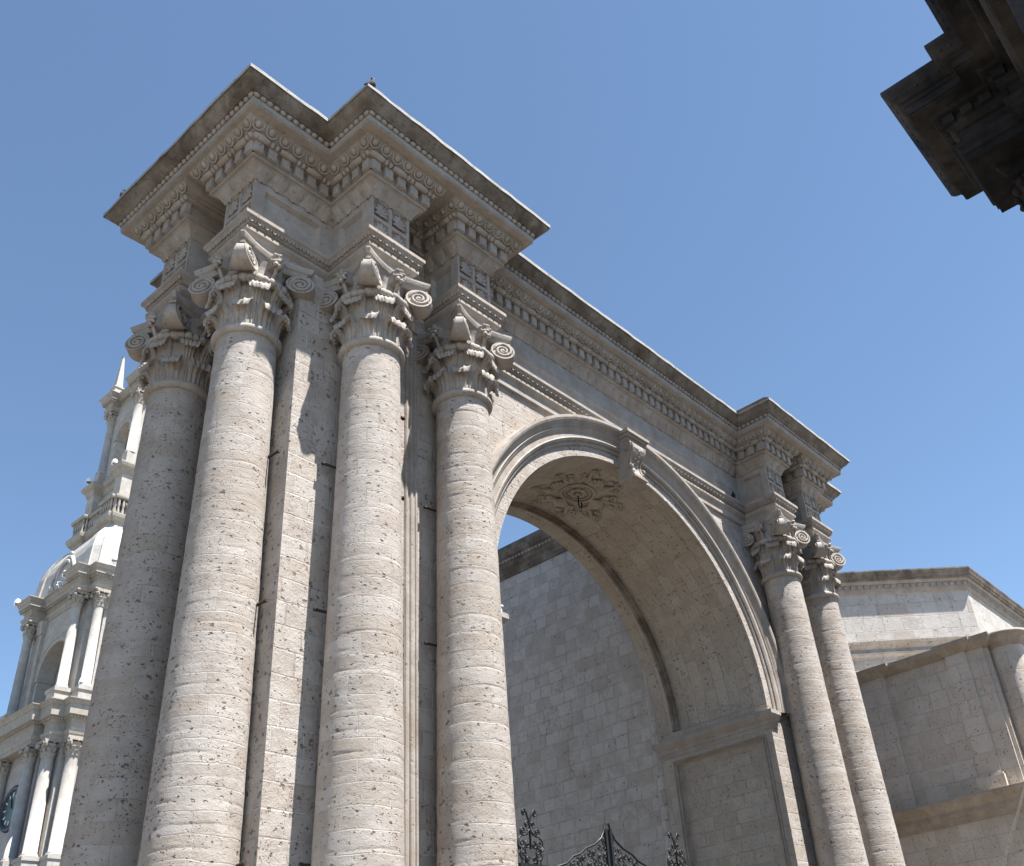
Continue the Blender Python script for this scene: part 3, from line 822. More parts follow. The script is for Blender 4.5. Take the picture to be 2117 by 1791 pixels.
# ================================================================ pilastered wall to the right
rw = thing('pilastered_wall', 'brownish shaded stone wall with pilasters, a mid ledge and a round corner column right of the archway', 'wall', (24.8, 3, 0))
WX = 24.75
m = MB(); m.box((WX, -2.75, GZ), (34, 14, -.70)); m.obj('wall', MAT['right'], rw)
m = MB(); m.box((WX-.10, -2.62, -5.5), (WX+.05, -2.03, -.72)); m.obj('corner_strip', MAT['right'], rw)
m = MB(); m.box((WX-.22, -2.04, -5.5), (WX+.05, -1.33, -.72)); pl0 = m.obj('pilaster', MAT['right'], rw)
m = MB(); m.box((WX-.34, -2.14, -5.5), (WX+.06, -1.20, -5.06)); m.box((WX-.31, -2.11, -5.06), (WX+.055, -1.23, -5.0)); m.obj('pilaster_base', MAT['right'], pl0)
m = MB(); m.box((WX-.16, 1.07, -5.5), (WX+.05, 8, -.72)); m.obj('pilaster', MAT['right'], rw)
pr2 = [(0, -.82), (.05, -.82), (.07, -.76), (.14, -.70), (.24, -.62), (.28, -.52), (.28, -.44), (-.3, -.42)]
m = MB()
pt_ = [(WX, 9), (WX, 1.07), (WX, 1.0), (WX, -1.5)]
sweep(m, [(WX-.16, 9), (WX-.16, 1.02), (WX, 1.02), (WX, -1.30), (WX-.22, -1.30), (WX-.22, -2.08), (WX-.10, -2.08), (WX-.10, -2.75), (34, -2.75)], pr2, closed=False)
tp = offset([(WX-.16, 9), (WX-.16, 1.02), (WX, 1.02), (WX, -1.30), (WX-.22, -1.30), (WX-.22, -2.08), (WX-.10, -2.08), (WX-.10, -2.75), (34, -2.75), (34, 9)], .0)
m.add([(x, y, -.45) for x, y in tp], [tuple(range(len(tp)))])
m.obj('coping', MAT['ledge'], rw)
m = MB(); pr3 = [(0, -6.25), (.08, -6.25), (.10, -6.15), (.18, -6.05), (.22, -5.95), (.22, -5.85), (.34, -5.75), (.48, -5.62), (.52, -5.56), (.52, -5.50), (-.2, -5.47)]
sweep(m, [(WX, 10), (WX, -2.9), (34, -2.9)], pr3, closed=False); m.obj('ledge', MAT['ledge'], rw)
m = MB(); cc_ = (WX+.75, -3.17)
m.lathe([(.62, GZ), (.60, -5.6), (.60, -.9)], cc_, 32, cap=False); m.obj('corner_column', MAT['right'], rw)
m = MB(); m.lathe([(.60, -.92), (.64, -.86), (.66, -.78), (.74, -.70), (.84, -.62), (.90, -.52), (.90, -.44), (.1, -.40)], cc_, 40, cap=False); m.obj('column_cap', MAT['ledge'], rw)

# ================================================================ octagonal building behind it
oc = thing('octagonal_building', 'pale octagonal stone building with dentilled cornice rising behind the pilastered wall', 'building', (38, 6, 0))
k_ = .92                                       # chamfer
ow = [(32.30, -.47), (48, -.47), (48, 20), (18.9+7.5, 20), (25.3, 6.53)]
ow = [(25.3, 16), (25.3, 6.17), (32.19, -.72), (48, -.72), (48, 16)]
m = MB(); rows = [[(x, y, z) for x, y in ow] for z in (GZ, 4.4)]; m.grid(rows, False, False, True); m.obj('wall', MAT['octagon'], oc)
m = MB(); sweep(m, ow, [(0, 4.22), (.06, 4.24), (.08, 4.34), (.09, 4.42), (.12, 4.42), (.12, 4.60), (.19, 4.62), (.22, 4.70), (.24, 4.76)])
m.obj('bed_moulding', MAT['carved'], oc)
m = MB()
def dsm(mb, Mx, L, j): mb.add([(x*L*.27, y, z) for x in (-1, 1) for y in (-.08, .0) for z in (-.07, .07)], [(0,1,3,2), (4,6,7,5), (1,5,7,3), (0,2,6,4), (0,4,5,1), (2,3,7,6)], Mx)
runs('dentil_course', ow, .18, 4.51, .30, dsm, MAT['carved'], oc)
m = MB(); sweep(m, ow, [(.24, 4.74), (.33, 4.76), (.33, 4.84), (.37, 4.88), (.41, 5.02), (.44, 5.10), (.44, 5.16), (-.4, 5.18)])
t2 = offset(ow, .2); m.poly([(x, y, 5.178) for x, y in t2]); m.obj('cornice', MAT['cornice'], oc)
m = MB(); sweep(m, ow, [(0, 1.72), (.05, 1.74), (.12, 1.86), (.22, 1.96), (.26, 2.02), (.26, 2.10), (0, 2.14)])
sweep(m, ow, [(0, 1.05), (.04, 1.05), (.04, 1.40), (.14, 1.48), (.16, 1.56), (0, 1.60)]); m.obj('string_course', MAT['octagon'], oc)

# ================================================================ dark cornice of the portal opposite
dp = thing('portal_building', 'dark shadowed stone portal with a stepped cornice jutting in at the upper right corner', 'building', (8, -16, 0))
dpath = [(1, -24), (1, -11.80), (6.65, -11.80), (6.65, -11.36), (7.09, -11.36), (7.09, -10.17), (9.02, -10.17), (9.02, -11.36), (9.5, -11.36), (9.5, -11.80), (17, -11.80), (17, -24)][::-1]
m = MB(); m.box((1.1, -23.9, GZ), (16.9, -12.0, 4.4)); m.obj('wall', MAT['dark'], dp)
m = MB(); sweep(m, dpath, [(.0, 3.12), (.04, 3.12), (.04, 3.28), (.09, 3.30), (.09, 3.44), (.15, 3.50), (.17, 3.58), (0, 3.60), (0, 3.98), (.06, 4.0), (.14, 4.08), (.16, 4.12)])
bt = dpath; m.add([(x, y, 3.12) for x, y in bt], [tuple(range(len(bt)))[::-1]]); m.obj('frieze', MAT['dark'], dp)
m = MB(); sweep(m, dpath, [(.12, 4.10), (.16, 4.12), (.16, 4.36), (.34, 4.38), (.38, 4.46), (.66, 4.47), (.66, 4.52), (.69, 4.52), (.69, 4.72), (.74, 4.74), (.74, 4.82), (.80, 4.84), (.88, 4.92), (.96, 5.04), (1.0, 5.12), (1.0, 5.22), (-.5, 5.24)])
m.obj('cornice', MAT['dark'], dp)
m = MB()
def dd(mb, Mx, L, j): mb.add([(x*L*.3, y, z) for x in (-1, 1) for y in (-.10, .0) for z in (-.10, .10)], [(0,1,3,2), (4,6,7,5), (1,5,7,3), (0,2,6,4), (0,4,5,1), (2,3,7,6)], Mx)
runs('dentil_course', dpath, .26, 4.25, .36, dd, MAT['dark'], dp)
m = MB()
def dl(mb, Mx, L, j): mb.ell((0, -.01, 0), (L*.36, .03, .06), 6, 4, Mx); mb.ell((L*.4, -.01, .03), (L*.1, .03, .04), 6, 4, Mx)
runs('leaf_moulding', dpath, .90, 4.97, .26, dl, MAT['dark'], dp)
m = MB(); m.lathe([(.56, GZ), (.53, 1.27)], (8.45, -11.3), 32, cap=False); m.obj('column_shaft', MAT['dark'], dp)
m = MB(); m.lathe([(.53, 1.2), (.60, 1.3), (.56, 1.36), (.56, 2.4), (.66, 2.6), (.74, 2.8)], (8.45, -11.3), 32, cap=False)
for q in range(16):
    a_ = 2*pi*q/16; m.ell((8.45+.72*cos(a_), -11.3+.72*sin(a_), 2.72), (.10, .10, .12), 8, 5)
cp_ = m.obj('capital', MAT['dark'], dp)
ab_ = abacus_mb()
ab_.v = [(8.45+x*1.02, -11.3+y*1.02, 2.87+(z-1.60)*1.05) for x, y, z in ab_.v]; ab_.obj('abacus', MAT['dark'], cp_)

# ================================================================ pigeons and cable
def pigeon(name, x, y, z, rz, label, mat=('feather',), sc=1., lift=35):
    p = MB()
    sp = [(-.17, .0, .115, .006, .02), (-.11, 0, .125, .03, .022), (-.06, 0, .135, .055, .05), (.0, 0, .15, .072, .068), (.05, 0, .165, .07, .072), (.09, 0, .19, .05, .058), (.108, 0, .225, .034, .036), (.115, 0, .25, .028, .028), (.122, 0, .272, .03, .029), (.135, 0, .288, .022, .02), (.15, 0, .29, .004, .004)]
    P = []
    for i, (px, py, pz, ry, rz_) in enumerate(sp):
        t = (i/(len(sp)-1))**1.6*.9
        P.append([(px-rz_*sin(a_)*t*.7, ry*cos(a_), pz+rz_*sin(a_)) for a_ in [2*pi*k/10 for k in range(10)]])
    p.grid(P, True, False, True); p.poly(P[0][::-1])
    Mx = Matrix.Translation((x, y, z)) @ Matrix.Rotation(rz, 4, 'Z') @ Matrix.Scale(sc, 4)
    Ml = Mx @ Matrix.Translation((0, 0, .11)) @ Matrix.Rotation(radians(-lift), 4, 'Y') @ Matrix.Translation((0, 0, -.11))
    def lift_(mb):
        mb.v = [tuple(Ml @ Vector(q)) for q in mb.v]; return mb
    def bake(mb):
        mb.v = [tuple(Mx @ Vector(q)) for q in mb.v]; return mb
    body = lift_(p).obj(name, MAT[mat[0]])
    tag(body, label, 'pigeon', 'pigeons perched on the archway')
    for s_ in (-1, 1):
        l_ = MB(); l_.tube([(.01, s_*.03, .10), (.015, s_*.03, .02), (.01, s_*.03, .004)], .006, 5); l_.tube([(.0, s_*.03, .004), (.045, s_*.035, .004)], .005, 4); bake(l_).obj('leg', MAT['beak'], body)
        w2 = MB(); w2.ell((-.03, s_*.050, .148), (.095, .022, .042), 8, 6); lift_(w2).obj('wing', MAT[mat[-1]], body)
    bk = MB(); bk.tube([(.145, 0, .29), (.175, 0, .278)], [.009, .002], 5); lift_(bk).obj('beak', MAT['beak'], body)
pigeon('pigeon', -1.38, -1.50, 5.20, radians(-35), 'dark pigeon standing on the cornice corner above the front columns', ('feather', 'feather'), 1.25)
pigeon('pigeon', -3.30, 4.60, 5.20, radians(120), 'mottled grey pigeon on the far left end of the cornice', ('feather', 'feather_grey'), 1.15)
pigeon('pigeon', 14.52, .44, 2.535, radians(-100), 'dark pigeon on the narrow ledge beside the farther capitals', ('feather', 'feather'), 1.0)
m = MB(); m.tube([(23.4, -3.6, -4.9), (23.4, -2.9, -5.86), (23.4, -2.42, -6.60), (23.4, -2.1, -7.05), (23.4, -1.75, -7.6), (23.4, -1.4, -8.2), (23.4, -1.1, -9), (23.4, -.9, -11), (23.4, -.8, GZ)], .035, 6)
m.tube([(23.4, -3.6, -4.9), (23.7, -3.9, -4.5), (WX-.22, -3.6, -4.0)], .035, 6)
tag(m.obj('cable', MAT['rope']), 'pale cable hanging in front of the brownish wall at the lower right', 'cable')

# ================================================================ bell tower far behind on the left
TX, TY = 26.22, 65.25; D, HS = 5.12, 3.95
tw = thing('bell_tower', 'white stone church bell tower with domed belfry and lantern, left behind the columns', 'tower', (TX, TY, 0))
def cross(d, hs, u, core):
    """plan outline (counter-clockwise): square core with two column blocks of half-width u on each face at distance d"""
    q = []
    for k in range(4):
        c_, s_ = round(cos(pi/2*k)), round(sin(pi/2*k))
        for t_, e in ((-hs-u, core), (-hs-u, d), (-hs+u, d), (-hs+u, core), (hs-u, core), (hs-u, d), (hs+u, d), (hs+u, core)):
            x, y = e, t_
            q.append((TX+x*c_-y*s_, TY+x*s_+y*c_))
    return q
def sq(h): return [(TX-h, TY-h), (TX+h, TY-h), (TX+h, TY+h), (TX-h, TY+h)]
def tcol_mb(r, z0, z1):
    m = MB(); h = z1-z0
    m.lathe([(r*1.05, z0), (r*1.05, z0), (r*.88, z1)], (0,0), 20, cap=False)
    m.lathe([(r*1.35, z0-.30), (r*1.42, z0-.22), (r*1.3, z0-.14), (r*1.2, z0-.1), (r*1.25, z0-.04), (r*1.06, z0+.02)], (0,0), 20)
    m.lathe([(r*.95, z1-.05), (r*1.05, z1), (r*.95, z1+.06), (r*.85, z1+.1)], (0,0), 20, cap=False)
    return m
def tcap_mb(r, z, h):
    m = MB(); k = r/.54; f = h/1.84
    m.lathe([(r*.9, z), (r*.95, z+h*.5), (r*1.15, z+h*.66), (r*1.2, z+h*.8)], (0,0), 16, cap=False)
    for row, (n_, zz, rr, w2) in enumerate(((8, .0, 1.0, .30), (8, .26, 1.1, .34))):
        for q in range(n_):
            a_ = 2*pi*(q+.5*row)/n_; t = Vector((-sin(a_), cos(a_), 0)); nn = Vector((cos(a_), sin(a_), 0))
            Mx = Matrix((t, nn, Vector((0,0,1)))).transposed().to_4x4()
            z0 = z+h*.02; z1 = z+h*(.26 if row == 0 else .54)
            P = []
            for zf, nf, wf in ((0, .92, .7), (.5, .98, .9), (.85, 1.12, 1.0), (1.0, 1.32, .85), (.93, 1.42, .6)):
                P.append([(u_*r*w2*wf, r*nf*(1+.1*row)-.12*r*u_*u_, z0+(z1-z0)*zf) for u_ in (-1, -.5, 0, .5, 1)])
            m.grid(P, True, M=Mx); m.grid([p[::-1] for p in P], True, M=Mx)
    for q in range(4):
        a_ = pi/4+pi/2*q; Mx = Matrix.Rotation(a_, 4, 'Z')
        m.tube([(r*1.72, -r*.28, z+h*.74), (r*1.72, r*.28, z+h*.74)], r*.38, 10, Mx)
        m.tube([(r*1.0, 0, z+h*.58), (r*1.5, 0, z+h*.86)], [r*.2, r*.14], 6, Mx)
        m.ell((r*1.35*cos(a_-pi/4), r*1.35*sin(a_-pi/4), z+h*.87), (r*.22, r*.22, h*.09), 6, 4)
    w2 = r*1.38
    m.box((-w2, -w2, z+h*.88), (w2, w2, z+h)); 
    for q in range(4):
        a_ = pi/4+pi/2*q; m.box((1.05*w2*sqrt(2)*cos(a_)-.1*r, 1.05*w2*sqrt(2)*sin(a_)-.1*r, z+h*.88), (1.05*w2*sqrt(2)*cos(a_)+.1*r, 1.05*w2*sqrt(2)*sin(a_)+.1*r, z+h*.995))
    return m
def tcols(pos, r, z0, z1, ch):
    cm = tcol_mb(r, z0, z1).mesh('tower_column', MAT['tower'], 0); pm = tcap_mb(r, z1, ch).mesh('capital', MAT['tower_trim'], 0)
    for x, y in pos:
        o = part('column', cm, tw, (x, y, ZO), 0, WORLD[tw.name]); part('capital', pm, o)
faces = lambda d, hs: [(TX-d, TY-hs), (TX-d, TY+hs), (TX-hs, TY-d), (TX+hs, TY-d), (TX-hs, TY+d)]
def arched_wall(name, hw_, half, z0, z1, aw, zs_, mat, depth=1.0, blind=False):
    """four walls with a round-headed opening in each"""
    m = MB()
    for k in range(4):
        Mx = Matrix.Translation((TX, TY, 0)) @ Matrix.Rotation(pi/2*k, 4, 'Z')
        n_ = 28; xs_ = [-aw*cos(pi*i/n_) for i in range(n_+1)]
        zt_ = lambda x: zs_+sqrt(max(0, aw*aw-x*x))
        y = -hw_
        for a_, b2 in zip(xs_, xs_[1:]):
            m.add([(a_, y, zt_(a_)), (b2, y, zt_(b2)), (b2, y, z1), (a_, y, z1)], [(0,1,2,3)], Mx)
            m.add([(a_, y, zt_(a_)), (a_, y+depth, zt_(a_)), (b2, y+depth, zt_(b2)), (b2, y, zt_(b2))], [(0,1,2,3)], Mx)
        for a_, b2 in ((-half, -aw), (aw, half)): m.add([(a_, y, z0), (b2, y, z0), (b2, y, z1), (a_, y, z1)], [(0,1,2,3)], Mx)
        for s_ in (-1, 1): m.add([(s_*aw, y, z0), (s_*aw, y+depth, z0), (s_*aw, y+depth, zs_), (s_*aw, y, zs_)], [(0,1,2,3) if s_ < 0 else (3,2,1,0)], Mx)
        # impost band and archivolt
        for s_ in (-1, 1): m.add([(s_*(aw-.08), y-.1, zs_-.25), (s_*(aw-.08), y+depth, zs_-.25), (s_*(aw-.08), y+depth, zs_), (s_*(aw-.08), y-.1, zs_), (s_*(aw+.5), y-.1, zs_-.25), (s_*(aw+.5), y-.1, zs_)], [(0,1,2,3), (0,3,5,4), (0,1,1,0)][:2], Mx)
        A = [[(-r*cos(pi*i/n_), y-d_, zs_+r*sin(pi*i/n_)) for i in range(n_+1)] for r, d_ in ((aw+.02, 0), (aw+.02, .06), (aw+.35, .06), (aw+.38, .13), (aw+.5, .13), (aw+.5, 0))]
        m.grid(A, M=Mx)
    return m.obj(name, mat, tw)
# lower stage
core = D-.75
m = MB(); m.grid([[(x, y, z) for x, y in sq(core)] for z in (GZ, 14.0)], closev=True); m.obj('lower_wall', MAT['tower'], tw)
lowpos = faces(D, HS)
tcols(lowpos, .46, 3.9, 10.45, 1.15)
for x, y in lowpos:
    m = MB(); m.box((x-.68, y-.68, GZ), (x+.68, y+.68, 3.35)); m.box((x-.76, y-.76, 3.35), (x+.76, y+.76, 3.6)); m.obj('pedestal', MAT['tower'], tw)
# corner pilasters of the lower stage
for sx, sy in ((-1, -1), (1, -1), (-1, 1)):
    m = MB(); m.box((TX+sx*(core+.22)-.0 if sx < 0 else TX+core-1.6, TY+sy*(core+.22) if sy < 0 else TY+core-1.6, GZ), (TX-core+1.6 if sx < 0 else TX+core+.22, TY-core+1.6 if sy < 0 else TY+core+.22, 11.5))
    m.obj('corner_pilaster', MAT['tower'], tw)
# clock bay
bx = TX-D-.55
m = MB(); m.box((bx+.45, TY-2.7, GZ), (TX-core+.1, TY+2.7, 11.6)); m.obj('clock_bay', MAT['tower'], tw)
tcols([(bx+.1, TY-2.15), (bx+.1, TY+2.15)], .42, 3.9, 10.45, 1.15)
for s_ in (-1, 1):
    m = MB(); m.box((bx-.55, TY+s_*2.15-.62, GZ), (bx+.6, TY+s_*2.15+.62, 3.6)); m.obj('pedestal', MAT['tower'], tw)
ck = MB(); Mx = Matrix.Translation((bx+.42, TY, 7.75)) @ Matrix.Rotation(-pi/2, 4, 'Y')
ck.lathe([(1.30, 0), (1.30, .02)], (0,0), 48, M=Mx, smooth=False); clock = ck.obj('clock_face', MAT['clock'], tw)
rg = MB(); rg.lathe([(1.24, .0), (1.28, .14), (1.52, .16), (1.62, .10), (1.66, 0)], (0,0), 48, M=Mx, cap=False); rg.obj('clock_ring', MAT['clock_dark'], clock)
nb = MB()
for q in range(12):
    a_ = 2*pi*q/12; nb.tube([(.86*cos(a_), .86*sin(a_), .05), (1.14*cos(a_), 1.14*sin(a_), .05)], .05, 5, Mx)
nb.obj('hour_mark', MAT['white'], clock)
hd = MB(); hd.tube([(0, 0, .07), (.75, .25, .07)], .04, 5, Mx); hd.tube([(0, 0, .09), (-.2, -.9, .09)], .03, 5, Mx); hd.obj('clock_hand', MAT['clock_dark'], clock)
def tower_ent(path, z0, zf, zc, zt_, proj, name):
    m = MB()
    sweep(m, path, [(-.1, z0), (.05, z0), (.05, z0+(zf-z0)*.5), (.10, z0+(zf-z0)*.55), (.14, zf-.08), (.18, zf), (0, zf+.02)])
    sweep(m, path, [(0, zf), (0, zc), (.10, zc+.08), (.14, zc+.2), (.22, zc+.22), (.22, zc+.3), (proj*.62, zc+.34), (proj*.64, zt_-.38), (proj*.72, zt_-.36), (proj*.8, zt_-.2), (proj*.97, zt_-.08), (proj, zt_-.06), (proj, zt_), (-.2, zt_+.01)])
    e = offset(path, -.1); m.add([(x, y, z0) for x, y in e], [tuple(range(len(e)))[::-1]]); m.add([(x, y, zt_) for x, y in offset(path, proj*.5)], [tuple(range(len(e)))])
    o = m.obj(name, MAT['tower_trim'], tw)
    dn = lambda mb, Mx, L, j: mb.add([(x*L*.28, y, z) for x in (-1, 1) for y in (-.10, .0) for z in (-.08, .08)], [(0,1,3,2), (4,6,7,5), (1,5,7,3), (0,2,6,4), (0,4,5,1), (2,3,7,6)], Mx)
    runs('dentil_course', path, .30, zc+.21, .22, dn, MAT['tower_trim'], o, lambda a_, b2: (a_.x < TX and b2.x < TX+1 and b2.y < a_.y+.01) or (a_.y < TY and b2.y < TY+1 and b2.x > a_.x-.01))
pl_ = cross(D+.36, HS, .62, core+.02)
i_ = [k for k, p in enumerate(pl_) if abs(p[0]-(TX-D-.36)) < .01]
low_path = []
for k, p in enumerate(pl_):
    low_path.append(p)
    if abs(p[0]-(TX-core-.02)) < .01 and abs(p[1]-(TY+HS-.62)) < .01:
        low_path += [(TX-core-.02, TY+2.77), (bx-.30, TY+2.77), (bx-.30, TY-2.77), (TX-core-.02, TY-2.77)]
tower_ent(low_path, 11.6, 12.2, 12.9, 14.35, .75, 'lower_cornice')
# belfry
for x, y in faces(D, HS):
    m = MB(); m.box((x-.66, y-.66, 14.3), (x+.66, y+.66, 15.15)); m.box((x-.76, y-.76, 15.15), (x+.76, y+.76, 15.45))
    m.obj('belfry_pedestal', MAT['tower'], tw)
m = MB(); m.grid([[(x, y, z) for x, y in sq(core)] for z in (14.2, 15.3)], closev=True); m.grid([[(x, y, z) for x, y in sq(core-1.3)] for z in (14.2, 23.6)], closev=True); m.obj('belfry_core', MAT['tower'], tw)
arched_wall('belfry_wall', core, core, 15.2, 23.6, 2.35, 18.35, MAT['tower'], 1.25)
tcols(faces(D, HS), .37, 15.8, 22.05, 1.25)
# slim pilasters framing the belfry arch
for k in range(4):
    for s_ in (-1, 1):
        m = MB(); Mx = Matrix.Translation((TX, TY, 0)) @ Matrix.Rotation(pi/2*k, 4, 'Z')
        a_ = [(s_*2.98-.28, -core-.28, 15.2), (s_*2.98+.28, -core+.02, 22.2)]
        vs = [(x, y, z) for z in (15.2, 22.2) for x, y in ((a_[0][0], a_[0][1]), (a_[1][0], a_[0][1]), (a_[1][0], a_[1][1]), (a_[0][0], a_[1][1]))]
        m.add(vs, [(0,1,5,4), (1,2,6,5), (3,0,4,7)], Mx)
        m.add([(s_*2.98-.4, -core-.4, 22.2), (s_*2.98+.4, -core-.4, 22.2), (s_*2.98+.4, -core, 22.2), (s_*2.98-.4, -core, 22.2), (s_*2.98-.5, -core-.5, 23.3), (s_*2.98+.5, -core-.5, 23.3), (s_*2.98+.5, -core, 23.3), (s_*2.98-.5, -core, 23.3)], [(0,1,5,4), (1,2,6,5), (3,0,4,7), (3,2,1,0)], Mx)
        m.obj('belfry_pilaster', MAT['tower'], tw)
tower_ent(cross(D+.42, HS, .66, core+.02), 23.3, 23.75, 24.2, 25.25, .62, 'belfry_cornice')
# dome with flared foot and corner ribs
m = MB()
dprof = [(5.5, 25.26), (5.42, 25.9), (5.05, 26.7), (4.75, 27.7), (4.55, 28.6), (4.2, 29.4), (3.6, 30.0), (3.1, 30.25), (2.9, 30.4)]
dprof = [(5.05, 25.26), (5.0, 25.8), (4.93, 26.6), (4.86, 27.4), (4.68, 28.2), (4.38, 28.9), (3.95, 29.55), (3.5, 30.05), (3.25, 30.6)]
def octp(h, ch, z): return [(TX+x, TY+y, z) for x, y in ((-h+ch, -h), (h-ch, -h), (h, -h+ch), (h, h-ch), (h-ch, h), (-h+ch, h), (-h, h-ch), (-h, -h+ch))]
m.grid([octp(h, .34*h/4.95, z) for h, z in dprof], False, False, True)
dome = m.obj('dome', MAT['dome'], tw)
for h0, z in ((4.95, 25.3),):
    for k in range(4):
        for s_ in (-1, 1):
            m = MB(); Mx = Matrix.Translation((TX, TY, 0)) @ Matrix.Rotation(pi/2*k, 4, 'Z')
            P = [[(s_*(h*.925), -h-.14, z), (s_*(h*.72), -h-.14, z), (s_*(h*.72), -h+.1, z), (s_*(h*.925), -h+.1, z)] for h, z in dprof]
            m.grid([p[::-1] if s_ > 0 else p for p in P][::-1], False, False, True, M=Mx)
            m.obj('dome_rib', MAT['dome'], dome)
for k in range(4):      # round windows with scrolled frames at the foot of the dome
    m = MB(); Mx = Matrix.Translation((TX, TY, 0)) @ Matrix.Rotation(pi/2*k, 4, 'Z')
    m.tube([(1.1*cos(a_), -4.95, 26.5+1.15*sin(a_)) for a_ in [2*pi*i/24 for i in range(25)]], .16, 8, Mx)
    for s_ in (-1, 1):
        m.tube([(s_*1.1, -5.0, 25.5), (s_*1.7, -5.1, 25.7), (s_*1.9, -5.0, 26.4), (s_*1.4, -4.95, 27.1), (s_*.6, -4.8, 27.9), (0, -4.75, 28.1)], .18, 6, Mx)
        m.tube([(s_*1.8+x_, -5.05, 25.65+z_) for x_, z_ in spiral(.32, .06, 1.5)], .10, 6, Mx)
    m.tube([(x_, -4.7, 28.3+z_) for x_, z_ in spiral(.3, .05, 1.5)], .12, 6, Mx)
    m.obj('dome_window', MAT['dome'], dome)
# gallery with balusters
m = MB(); gp = cross(3.35, 2.35, .75, 2.95)
sweep(m, gp, [(-.3, 30.2), (.0, 30.25), (.1, 30.6), (.35, 30.75), (.5, 30.95), (.55, 31.2), (.55, 31.3), (-.3, 31.32)])
m.add([(x, y, 31.31) for x, y in gp], [tuple(range(len(gp)))]); m.obj('gallery', MAT['tower_trim'], tw)
m = MB(); along(m, gp, .22, 31.3, .42, lambda mb, Mx, L, j: mb.lathe([(.10, 0), (.14, .25), (.07, .6), (.09, .75), (.13, .9), (.08, 1.5)], (0,0), 8, M=Mx))
m.obj('baluster_row', MAT['tower_trim'], tw)
m = MB(); sweep(m, gp, [(.05, 32.8), (.40, 32.82), (.44, 32.95), (.44, 33.1), (.02, 33.15), (.02, 32.8)]); m.obj('handrail', MAT['tower_trim'], tw)
# lantern
LH = 2.42
m = MB(); m.grid([[(x, y, z) for x, y in sq(2.25)] for z in (31.2, 36.4)], closev=True)
for sx in (-1, 1):
    for sy in (-1, 1): m.box((TX+sx*LH-.62, TY+sy*LH-.62, 31.25), (TX+sx*LH+.62, TY+sy*LH+.62, 36.5))
m.obj('lantern_pedestal', MAT['tower'], tw)
m = MB()
lp = []
lpx = [(LH-.62, 2.27), (LH-.62, LH+.62), (LH+.62, LH+.62), (LH+.62, LH-.62), (2.27, LH-.62)]
lp = []
for k in range(4):
    c_, s_ = round(cos(pi/2*k)), round(sin(pi/2*k))
    for x, y in [(2.27, -(LH-.62)), (LH+.62, -(LH-.62)), (LH+.62, -(LH+.62))][:0]: pass
    pts = [(-(LH-.62), -2.27), (LH-.62, -2.27), (LH-.62, -(LH+.62)), (LH+.62, -(LH+.62)), (LH+.62, -(LH-.62)), (2.27, -(LH-.62))]
    pts = [(LH-.62, -2.27), (LH-.62, -(LH+.62)), (LH+.62, -(LH+.62)), (LH+.62, -(LH-.62)), (2.27, -(LH-.62)), (2.27, (LH-.62))][:5]
    lp += [(TX+x*c_-y*s_, TY+x*s_+y*c_) for x, y in pts]
sweep(m, lp, [(0, 35.6), (.06, 35.65), (.22, 36.1), (.42, 36.25), (.50, 36.5), (.50, 36.62), (-.4, 36.64)]); m.add([(x, y, 36.63) for x, y in lp], [tuple(range(len(lp)))])
m.obj('lantern_ledge', MAT['tower_trim'], tw)
lpos = [(TX+sx*LH, TY+sy*LH) for sx, sy in ((-1, -1), (1, -1), (-1, 1))]
tcols(lpos, .40, 38.4, 43.6, 1.2)
for x, y in lpos:
    m = MB(); m.box((x-.48, y-.48, 36.6), (x+.48, y+.48, 38.1)); m.obj('column_plinth', MAT['tower'], tw)
arched_wall('lantern_wall', 2.3, 2.3, 36.5, 45.0, 1.12, 41.6, MAT['tower'], .9)
def shift(path, d): return [(TX+(x-TX)*d, TY+(y-TY)*d) for x, y in path]
tower_ent(shift(lp, .97), 44.85, 45.2, 45.6, 46.6, .6, 'lantern_cornice')
m = MB(); m.box((TX-1.5, TY-1.5, 46.5), (TX+1.5, TY+1.5, 47.6)); sweep(m, sq(1.5), [(0, 47.4), (.4, 47.6), (.45, 47.9), (-.2, 47.92)]); m.poly([(x, y, 47.91) for x, y in sq(1.5)])
m.obj('roof_block', MAT['tower_trim'], tw)
def obelisk(x, y):
    m = MB()
    for h, z0, z1 in ((.56, 46.55, 46.85), (.42, 46.85, 47.1), (.52, 47.1, 47.25), (.40, 47.25, 47.75), (.48, 47.75, 47.9)): m.box((x-h, y-h, z0), (x+h, y+h, z1))
    m.grid([[(x-h, y-h, z), (x+h, y-h, z), (x+h, y+h, z), (x-h, y+h, z)] for h, z in ((.33, 47.9), (.09, 51.6))], closev=True)
    o = m.obj('obelisk', MAT['dome'], tw); c2 = MB(); c2.box((x-.11, y-.11, 51.6), (x+.11, y+.11, 51.75)); c2.obj('obelisk_cap', MAT['cornice'], o)
for x, y in lpos: obelisk(x-.1 if x < TX else x, y)
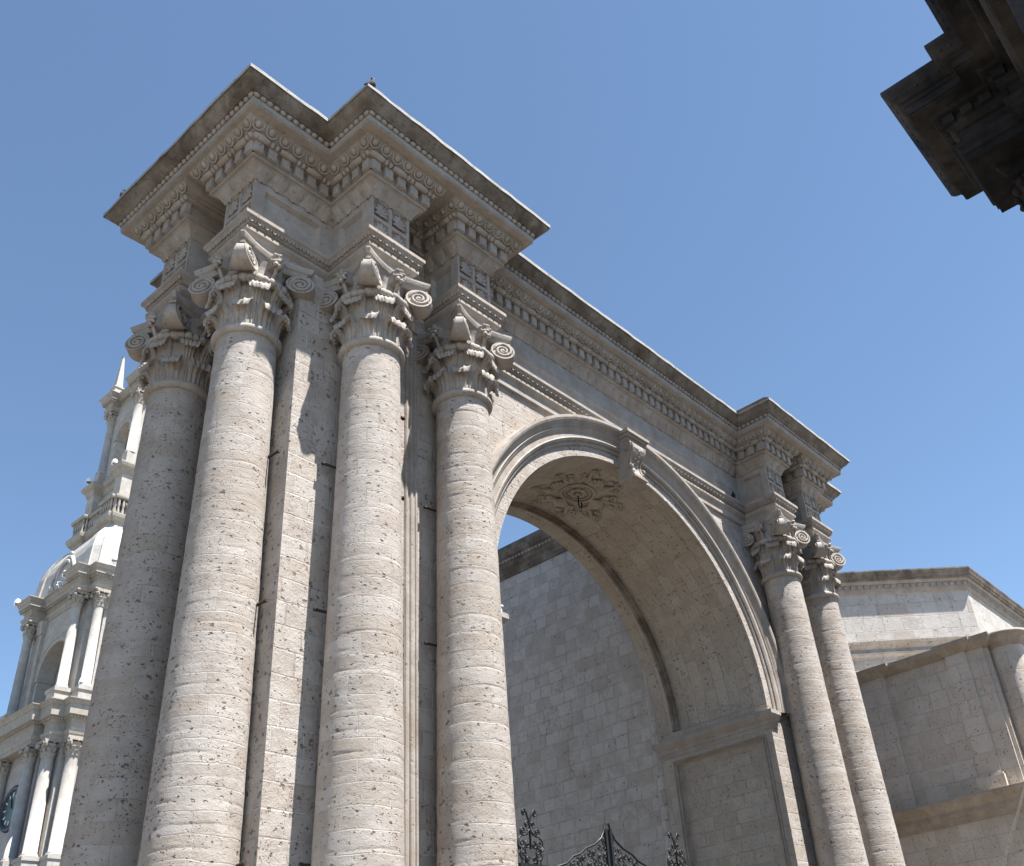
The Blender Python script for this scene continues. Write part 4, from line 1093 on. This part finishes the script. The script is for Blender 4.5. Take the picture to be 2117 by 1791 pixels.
# floodlights on the tower ledges
def flood(x, y, z, label, s_=1., tilt=0.):
    t = thing('floodlight', label, 'floodlight', (x, y, z+ZO), 'floodlights on the tower ledges')
    Mx = Matrix.Translation((x, y, z)) @ Matrix.Rotation(tilt, 4, 'Y') @ Matrix.Scale(s_, 4)
    m = MB(); m.lathe([(.22, .34), (.24, .50), (.22, .62), (.15, .74), (.04, .80)], (0,0), 16, M=Mx, cap=True); m.obj('housing', MAT['white'], t)
    m = MB(); m.lathe([(.19, .30), (.21, .345)], (0,0), 16, M=Mx); m.obj('lens', MAT['lens'], t)
    m = MB(); m.tube([(0, 0, 0), (0, 0, .12)], .05, 6, Mx); m.tube([(.25, 0, .5), (.25, 0, .15), (0, 0, .12), (-.25, 0, .15), (-.25, 0, .5)], .03, 6, Mx); m.obj('bracket', MAT['white'], t)
zc = 25.27
flood(20.35, 71.0, zc, 'white floodlight at the far left end of the belfry cornice')
flood(20.75, 63.6, zc, 'white floodlight between the dome scrolls above the belfry arch')
flood(20.75, 65.0, zc, 'white floodlight lying on its side by the dome scroll', 1, 1.2)
flood(22.3, 58.95, zc, 'white floodlight on the sunlit front cornice below the dome')
flood(22.75, TY+2.42, 36.65, 'white floodlight at the far corner of the lantern ledge')
flood(22.85, TY-1.9, 36.65, 'white floodlight at the near corner of the lantern ledge')
flood(22.0, 60.0, 15.46, 'white floodlight at the foot of the belfry corner column')

# ================================================================ ground
m = MB(); m.add([(-900, -900, GZ), (900, -900, GZ), (900, 900, GZ), (-900, 900, GZ)], [(0,1,2,3)])
g = m.obj('plaza_ground', MAT['paving']); g['kind'] = 'structure'

# added unseen mass beyond the left edge of the view, shades the far-left column
m = MB(); m.box((-32, 3.5, GZ), (-13, 50, 11.0)); sweep(m, [(-32, 3.5), (-13, 3.5), (-13, 50), (-32, 50)], [(0, 10.0), (.2, 10.1), (.35, 10.5), (.7, 10.7), (.75, 11.05), (-.3, 11.1)])
cs = m.obj('unseen_shade_block', MAT['tower']); cs['kind'] = 'structure'
